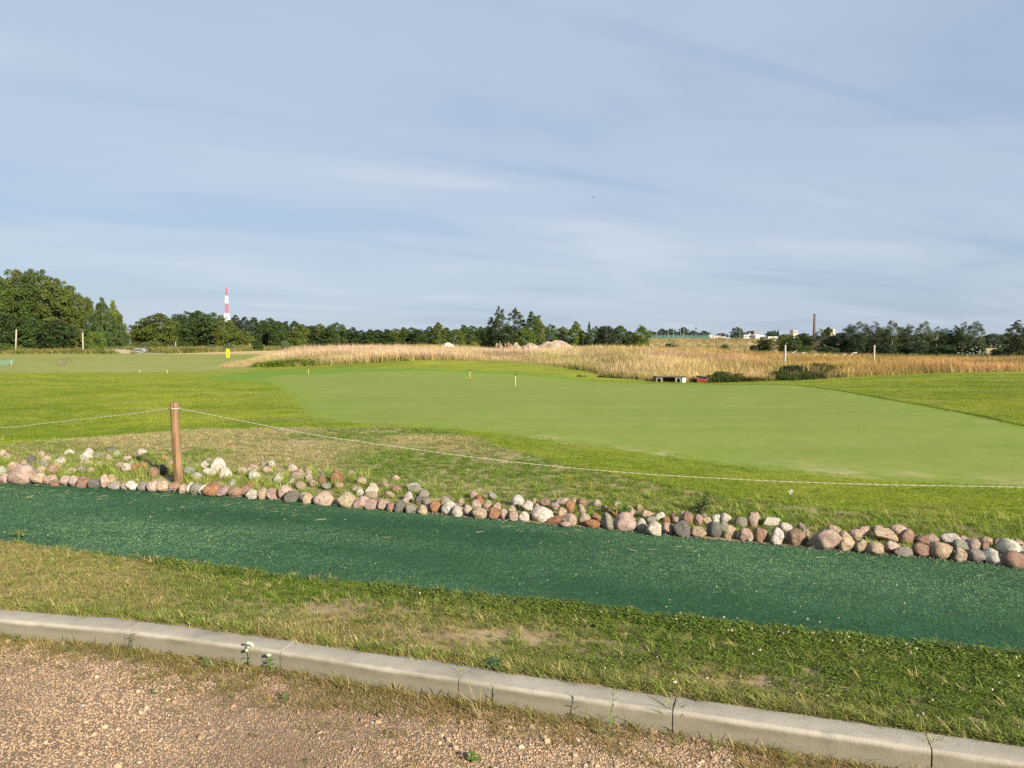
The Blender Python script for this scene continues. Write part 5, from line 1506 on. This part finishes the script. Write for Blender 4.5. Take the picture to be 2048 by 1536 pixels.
def lattice(z0, z1, w0, w1, name, mat, th, bays, dish=0):
    mb = MB()
    cs = ((-1, -1), (1, -1), (1, 1), (-1, 1))
    for sx_, sy_ in cs: mb.tube([(sx_ * w0, sy_ * w0, z0), (sx_ * w1, sy_ * w1, z1)], th, 4)
    for k in range(bays + 1):
        t = k / bays; z = z0 + (z1 - z0) * t; wk = w0 + (w1 - w0) * t
        for q in (-1, 1):
            mb.box((0, q * wk, z), (2 * wk, th * .7, th * .7)); mb.box((q * wk, 0, z), (th * .7, 2 * wk, th * .7))
        if k < bays:
            z2 = z0 + (z1 - z0) * (k + 1) / bays; w2 = w0 + (w1 - w0) * (k + 1) / bays
            for i in range(4):
                (ax, ay), (bx, by) = cs[i], cs[(i + 1) % 4]
                mb.tube([(ax * wk, ay * wk, z), (bx * w2, by * w2, z2)], th * .6, 4); mb.tube([(bx * wk, by * wk, z), (ax * w2, ay * w2, z2)], th * .6, 4)
    o = mb.build(name, mat, mast)
    return o


lattice(zb(592), ztop - 1.5, 0.85, .75, 'red_section', MAT['mast_red'], .28, 5)
lattice(zb(607), zb(592), 1.35, 1.1, 'white_section', MAT['mast_white'], .30, 3)
lattice(zb(627), zb(607), 1.9, 1.5, 'red_section', MAT['mast_red'], .36, 3)
lattice(-2, zb(627), 4.6, 2.0, 'white_section', MAT['mast_white'], .45, 6)
MB().tube([(0, 0, ztop - 2), (0, 0, ztop + 2.2)], .12, 5).build('aerial', MAT['mast_red'], mast)
for y_, q, off in ((596, .7, 0), (600, .8, 2.0), (604, .8, 4.0), (605.5, .7, 1)):
    MB().tube([(0, 0, -.9), (0, 0, .9)], q, 12).build('dish', MAT['mast_white'], mast, (1.4 * math.cos(off), 1.4 * math.sin(off) - .4, zb(y_)), (R(90), 0, off + .7), True)

# brick chimney
CD = 620.0
p = onland(1627.5, CD)
Hc = CAM_H + ray(1627.5, 628)[1] * CD - p.z
ch = tag(empty('brick_chimney', p), 'tall dark tapering brick chimney behind the right wood', 'chimney')
MB().tube([(0, 0, -1), (0, 0, Hc * .5), (0, 0, Hc - .8)], [1.45, 1.15, .93], 20).build('shaft', MAT['chimney'], ch, smooth=True)
MB().tube([(0, 0, Hc - .9), (0, 0, Hc - .75), (0, 0, Hc)], [.95, 1.06, 1.04], 20).build('crown_ring', MAT['chimney'], ch)
MB().box((0, 0, 1.5), (3.4, 3.4, 4.5), bevel=.1).build('plinth', MAT['chimney'], ch)

# church spire at the gap
p = onland(277, 800)
cs = tag(empty('church_spire', p), 'tiny pale church spire showing at the right rim of the gap of sky', 'church tower')
Hs = CAM_H + ray(277, 649)[1] * 800 - p.z
MB().box((0, 0, Hs * .30), (3.4, 3.4, Hs * .6)).build('tower', MAT['cream'], cs)
MB().tube([(0, 0, Hs * .6), (0, 0, Hs * .68), (0, 0, Hs * .96)], [2.3, 1.5, .1], 8).build('spire', MAT['redroof'], cs)
MB().tube([(0, 0, Hs * .95), (0, 0, Hs + .8)], .12, 5).build('finial', MAT['mast_white'], cs)

# floodlight poles on the terrace
FL = [(1262, 656, 1, 'leftmost short floodlight pole, left of the lone tree'), (1313, 651, 0, 'thin pole right of the lone tree'), (1336, 651, 0, 'pole over the left part of the net fence'), (1346, 660, 0, 'short pole between two taller ones over the net fence'),
      (1360, 650, 1, 'tall thin pole in the middle of the net fence'), (1367, 656, 0, 'thin pole left of the big floodlight'), (1391, 654, 2, 'pole with the biggest lamp cluster'), (1424, 653, 1, 'floodlight pole over the white hall roofs'), (1441, 658, 0, 'short pole right of the white hall roofs'),
      (1450, 652, 1, 'floodlight pole with flat lamp left of the lone far tree'), (1479, 651, 1, 'floodlight pole rising beside the lone far tree'), (1490, 657, 0, 'short pole left of the grey house'), (1529, 653, 0, 'thin pole right of the grey house'), (1558, 652, 0, 'thin pole above the two slim cypress-like trees')]
for x, yt, k, lab in FL:
    D = 400.0
    p = onland(x, D)
    H = CAM_H + ray(x, yt)[1] * D - p.z
    r = tag(empty('floodlight_pole', p), lab, 'floodlight', 'floodlight poles on the terrace')
    MB().tube([(0, 0, -.5), (0, 0, H)], [.15, .09], 6).build('pole', MAT['steel'], r)
    wl_ = (.35, .8, 1.4)[k]
    MB().box((0, -.1, H), (wl_, .3, .28 + .12 * k), (.4, 0, 0), bevel=.02).build('lamp_head', MAT['steel'], r)
    if k == 2: MB().box((.1, 0, H - .9), (.7, .5, .9), bevel=.03).build('lamp_box', MAT['darkroof'], r)

# net fence on the terrace
p0, p1 = onland(1303, 395), onland(1418, 395)
nf = tag(empty('net_fence', p0), 'long dark green ball net fence below the floodlights', 'fence')
Ln = (p1 - p0).length; ang = math.atan2(p1.y - p0.y, p1.x - p0.x)
nf.rotation_euler[2] = ang
for k in range(14):
    x_ = Ln * k / 13
    MB().tube([(x_, 0, -.5), (x_, 0, 2.6)], .07, 5).build('fence_post', MAT['steel'], nf)
    if k < 13: link('net_panel', mesh_np('net_panel', [(x_ + .07, 0, .05), (x_ + Ln / 13 - .07, 0, .05), (x_ + Ln / 13 - .07, 0, 2.5), (x_ + .07, 0, 2.5)], quads=[(0, 1, 2, 3)], mats=[MAT['net_f']]), nf)


def building(x, y0, y1, wpx, D, wall, roof, label, kind='flat', wins=0, dpt=12, name='hall'):
    p = onland(x, D)
    zb_, z1 = -1.0, CAM_H + ray(x, y0)[1] * D - p.z
    W = wpx / F * D
    r = tag(empty(name, p, random.uniform(-.12, .12)), label, 'building', 'far buildings')
    rh = .18 * (z1) if kind == 'gable' else .3
    hw = z1 - rh
    MB().box((0, dpt / 2, (hw + zb_) / 2), (W, dpt, hw - zb_)).build('wall', wall, r)
    if kind == 'gable':
        mb = MB(); mb.poly([(-W / 2 - .3, 0), (W / 2 + .3, 0), (W / 2 - W * .12, rh), (-W / 2 + W * .12, rh)], dpt + .6); mb.build('roof', roof, r, (0, -.3, hw + .003))
    else: MB().box((0, dpt / 2, hw + rh / 2), (W + .3, dpt + .3, rh), bevel=.04).build('roof', roof, r)
    base = max(0.0, CAM_H + ray(x, y1)[1] * D - p.z)
    for k in range(wins):
        f = MB().box((-W / 2 + W * (k + .5) / wins, -.03, base + (hw - base) * .55), (W / wins * .5, .1, (hw - base) * .38)).build('window', MAT['window'], r)


building(1422, 671, 677, 13, 470, MAT['white'], MAT['white'], 'small white hall at the right end of the net fence', 'gable', 2)
building(1434, 671.5, 677, 12, 470, MAT['cream'], MAT['cream'], 'pale pinkish hall next to the small white one', 'gable', 2)
building(1446, 672.5, 677, 9, 475, MAT['white'], MAT['greyrender'], 'low white shed behind a pole', 'gable', 0)
building(1457, 675, 679, 20, 450, MAT['white'], MAT['white'], 'long low white wall building below the lone far tree', 'flat', 0)
building(1501, 669.5, 676, 28, 520, MAT['white'], MAT['white'], 'wide white hall in front of the grey house', 'flat', 4)
building(1512.5, 661.5, 670, 11, 560, MAT['greyrender'], MAT['darkroof'], 'dark grey upper house rising over the white hall', 'flat', 2, name='house')
building(1501, 664, 670, 12, 562, MAT['greyrender'], MAT['darkroof'], 'lower dark roofed house left of the grey one', 'gable', 0, name='house')
building(1520, 670, 677, 20, 500, MAT['white'], MAT['white'], 'white hall end wall left of the far round tree', 'flat', 0)
building(1546, 673, 677, 22, 470, MAT['white'], MAT['cream'], 'long white wall below the slim cypress-like trees', 'flat', 0)
building(1590, 660, 668, 8, 700, MAT['cream'], MAT['greyrender'], 'pale tower block left of the brick chimney', 'flat', 2, name='tower_block')
building(1663, 658, 668, 11, 640, MAT['cream'], MAT['cream'], 'cream building top showing over the trees right of the chimney', 'gable', 0, name='house')
for x, yt, lab in ((1585, 656, 'thin dark mast left of the pale tower block'), (1590, 653, 'thin mast on the middle of the pale tower block'), (1421, 660, 'faint cross-armed power pylon behind the white halls')):
    D = 690.0
    p = onland(x, D)
    H = CAM_H + ray(x, yt)[1] * D - p.z
    r = tag(empty('aerial_mast', p), lab, 'mast', 'thin masts far away')
    MB().tube([(0, 0, -1), (0, 0, H)], [.22, .10], 5).build('pole', MAT['steel'], r)
    for q in (.72, .85): MB().box((0, 0, H * q), (2.6 if x == 1421 else 1.0, .12, .12)).build('arm', MAT['steel'], r)

# bare dead shrub on the terrace
p = onland(1443, 118)
ds = tag(empty('dead_shrub', p), 'bare dead brown shrub standing in the terraced field', 'shrub')
mb = MB()
for k in range(16):
    a = random.uniform(-.9, .9); Lk = random.uniform(.8, 2.1)
    mb.tube([(random.uniform(-.8, .8), 0, -.1), (math.sin(a) * Lk * .5, random.uniform(-.3, .3), Lk * .55), (math.sin(a) * Lk * .8, random.uniform(-.5, .5), Lk)], [.05, .035, .012], 4)
mb.build('branches', MAT['clod'], ds)

# white umbels near the right edge
umb = rock_mesh('umbel', 33, 1, MAT['chip'], .2, 0)
X, Y = [], []
n = 60
u = np.array([(random.uniform(1915, 2015) - 1024) / F for _ in range(n)]); Y = RNG.uniform(84, 98, n); X = u * Y
scatter('white_umbels', [umb], np.stack([X, Y, zt(X, Y) + RNG.uniform(.6, 1.9, n)], 1), np.zeros(n), np.stack([RNG.uniform(.05, .14, n)] * 2 + [RNG.uniform(.02, .05, n)], 1), np.tile((.46, .48, .42), (n, 1)),
        'white flower umbels standing over the grass at the wood end', 'flowers')

# ------------------------------------------------------------------ single plants in the foreground
PM = {}
def plant_mat(name, col):
    if name not in PM:
        m, t = new_mat(name)
        c = t.n('ShaderNodeObjectInfo').outputs['Color']
        n_ = t.noise(t.n('ShaderNodeTexCoord').outputs['Object'], 30, 3)
        PM[name] = finish(m, t, t.mix(1.0, c, t.ramp(n_, [(.3, .65), (.7, 1.15)]), 'MULTIPLY'), .6, spec=.2, transl=.25)
    return PM[name]
PLM = plant_mat('weed_leaf', None)


def leaf_set(n, H, size, up, seed, wd=.45):
    g = np.random.default_rng(seed)
    V, Q = [], []
    for i in range(n):
        z = H * (.05 + .9 * i / max(1, n - 1)); a = i * 2.4 + g.random()
        s_ = size * (1.1 - .6 * i / n) * (.8 + .4 * g.random())
        d = np.array((math.cos(a), math.sin(a), 0)); w_ = np.array((-d[1], d[0], 0)); s0 = len(V)
        for t, k in ((0, .1), (.35, 1), (.7, .8)):
            c = np.array((0, 0, z)) + d * s_ * t + np.array((0, 0, s_ * (up * t - .5 * t * t)))
            V += [c - w_ * s_ * wd * .5 * k, c + w_ * s_ * wd * .5 * k]
        V.append(np.array((0, 0, z)) + d * s_ + np.array((0, 0, s_ * (up - .5)))); V.append(V[-1])
        Q += [(s0, s0 + 1, s0 + 3, s0 + 2), (s0 + 2, s0 + 3, s0 + 5, s0 + 4)]
        Q.append((s0 + 4, s0 + 5, s0 + 7, s0 + 6))
    return V, Q


def weed(name, x, y, hpx, label, leaves_n, lsize, colr, stem_col=None, flower=None, fcol=None, lean=0.0, cat='weed', z=0.0, up=.6, wd=.45, stems=1):
    a, b = ray(x, y)
    if z is None: p = gp(x, y)
    else:
        Yd = (z - CAM_H) / b; p = Vector((a * Yd, Yd, z))
    H = hpx / F * p.y
    r = tag(empty(name, p, random.uniform(0, 6)), label, cat)
    r.rotation_euler[2] = 0
    sm = MB()
    for s_ in range(stems):
        o_ = (s_ - (stems - 1) / 2)
        sm.tube([(0, 0, -.02), (lean * H * .4 + o_ * .02, 0, H * .5), (lean * H + o_ * .06, .01 * o_, H * (1 - .15 * abs(o_)))], [.0024, .0018, .001], 5)
    so = sm.build('stem', PLM, r); so.color = (*(stem_col or colr), 1)
    V, Q = leaf_set(leaves_n, H * .85, lsize, up, int(x), wd)
    V = [tuple(np.array(v) + np.array((lean * v[2], 0, 0))) for v in V]
    lo = link('leaves', mesh_np('leaves', V, Q, None, [PLM]), r); lo.color = (*colr, 1)
    if flower:
        for k in range(flower):
            f = rock_mesh('flower', int(x) + k, 2, PLM, .35, 0)
            fo = link('flower', f, r, (lean * H + random.uniform(-.014, .014), random.uniform(-.01, .01), H * (1 - .07 * k)), (0, 0, k), (.010, .010, .008)); fo.color = (*fcol, 1)
    return r


g1, g2, br = (.12, .19, .04), (.07, .13, .025), (.10, .06, .035)
weed('flowering_weed', 499, 1335, 52, 'pale flowering weed standing before the kerb, left of the middle', 9, .035, (.20, .26, .10), g1, 5, (.55, .60, .42))
weed('leafy_weed', 541, 1342, 34, 'pale leafy weed right of the flowering one', 12, .04, (.19, .26, .10), g1, 2, (.45, .52, .36))
weed('leafy_weed', 412, 1335, 22, 'broad leaved grey-green weed low before the kerb', 7, .05, (.15, .21, .08), z=0, wd=.7)
weed('small_weed', 260, 1305, 48, 'thin dark weed stem with few leaves against the kerb face', 6, .035, g1, br, lean=.2)
weed('small_weed', 36, 1285, 20, 'small round leaved weed before the kerb at the far left', 6, .035, g1, wd=.7)
weed('seeding_grass', 962, 1440, 78, 'thin tall seeding stem before the kerb near the middle', 5, .06, (.30, .26, .11), (.33, .27, .13), lean=-.35, wd=.12, up=1.2, stems=3)
weed('seeding_grass', 986, 1412, 48, 'slender upright grass stem touching the kerb top', 5, .05, (.22, .22, .07), lean=.05, wd=.12, up=1.2)
weed('seeding_grass', 1216, 1480, 112, 'tallest thin green weed before the kerb right of the middle', 12, .04, (.16, .23, .06), lean=.12, wd=.3, up=1.0)
weed('grass_tuft', 1338, 1462, 62, 'grass tuft growing out of the kerb joint near the middle', 14, .08, (.20, .22, .06), lean=.04, wd=.08, up=1.5, stems=3)
weed('grass_tuft', 1868, 1532, 62, 'bright grass tuft growing out of the right kerb joint', 22, .07, (.26, .30, .07), lean=-.08, wd=.08, up=1.5, stems=4)
weed('grass_tuft', 915, 1386, 52, 'grass growing in the open kerb joint left of the middle', 12, .06, (.22, .22, .06), lean=.1, wd=.08, up=1.5, stems=3)
weed('small_weed', 945, 1525, 26, 'small bright leafed weed in the gravel at the bottom', 8, .04, (.14, .22, .04), z=0, wd=.6)
weed('small_weed', 308, 1390, 16, 'tiny weed alone in the gravel at the left', 6, .03, g1, z=0, wd=.4)
weed('small_weed', 570, 1402, 22, 'small weed beside grey gravel before the kerb', 6, .035, g1, z=0, wd=.5)
weed('dark_thistle', 1396, 1030, 46, 'dark green thistle-like plant behind the stones', 30, .12, (.035, .07, .02), br, lean=.45, z=None, wd=.4, stems=3)
weed('uprooted_weed', 38, 1072, 14, 'yellow-green uprooted weed lying on the green path at the left', 14, .10, (.26, .28, .07), z=.12, wd=.18, up=.5, cat='weed')
weed('white_flower', 1581, 1000, 20, 'single white flower head in the lawn behind the stones', 3, .05, g1, None, 6, (.62, .64, .58), z=None, cat='flower')
weed('broad_weed', 1245, 1040, 38, 'broad leaved green dock among the stones', 12, .12, (.10, .17, .03), z=None, wd=.4, up=1.0)
weed('broad_weed', 1185, 1042, 22, 'light green leafy weed among the stones, left of the dock', 12, .09, (.16, .25, .04), z=None, wd=.45, up=.8)
weed('blue_green_weed', 985, 1332, 16, 'bluish green spreading weed at the back of the kerb', 20, .07, (.085, .15, .075), z=.10, wd=.35, up=.5)

# a bird in the distance
bp = at(1184, 395, 120)
bird = MB()
bird.tube([(-.05, 0, 0), (.0, 0, .01), (.16, 0, .02), (.24, 0, .0)], [.01, .045, .05, .01], 8)
bm = bird.bm
for s_ in (-1, 1):
    vv = [bm.verts.new(p) for p in ((.04, s_ * .03, .03), (.16, s_ * .03, .03), (.20, s_ * .24, .14), (.30, s_ * .46, .09), (.16, s_ * .24, .145))]
    bm.faces.new((vv[0], vv[1], vv[2], vv[4])); bm.faces.new((vv[4], vv[2], vv[3]))
tag(bird.build('bird', MAT['black'], None, bp, (0, 0, .6)), 'tiny dark bird flying high in the sky', 'bird')
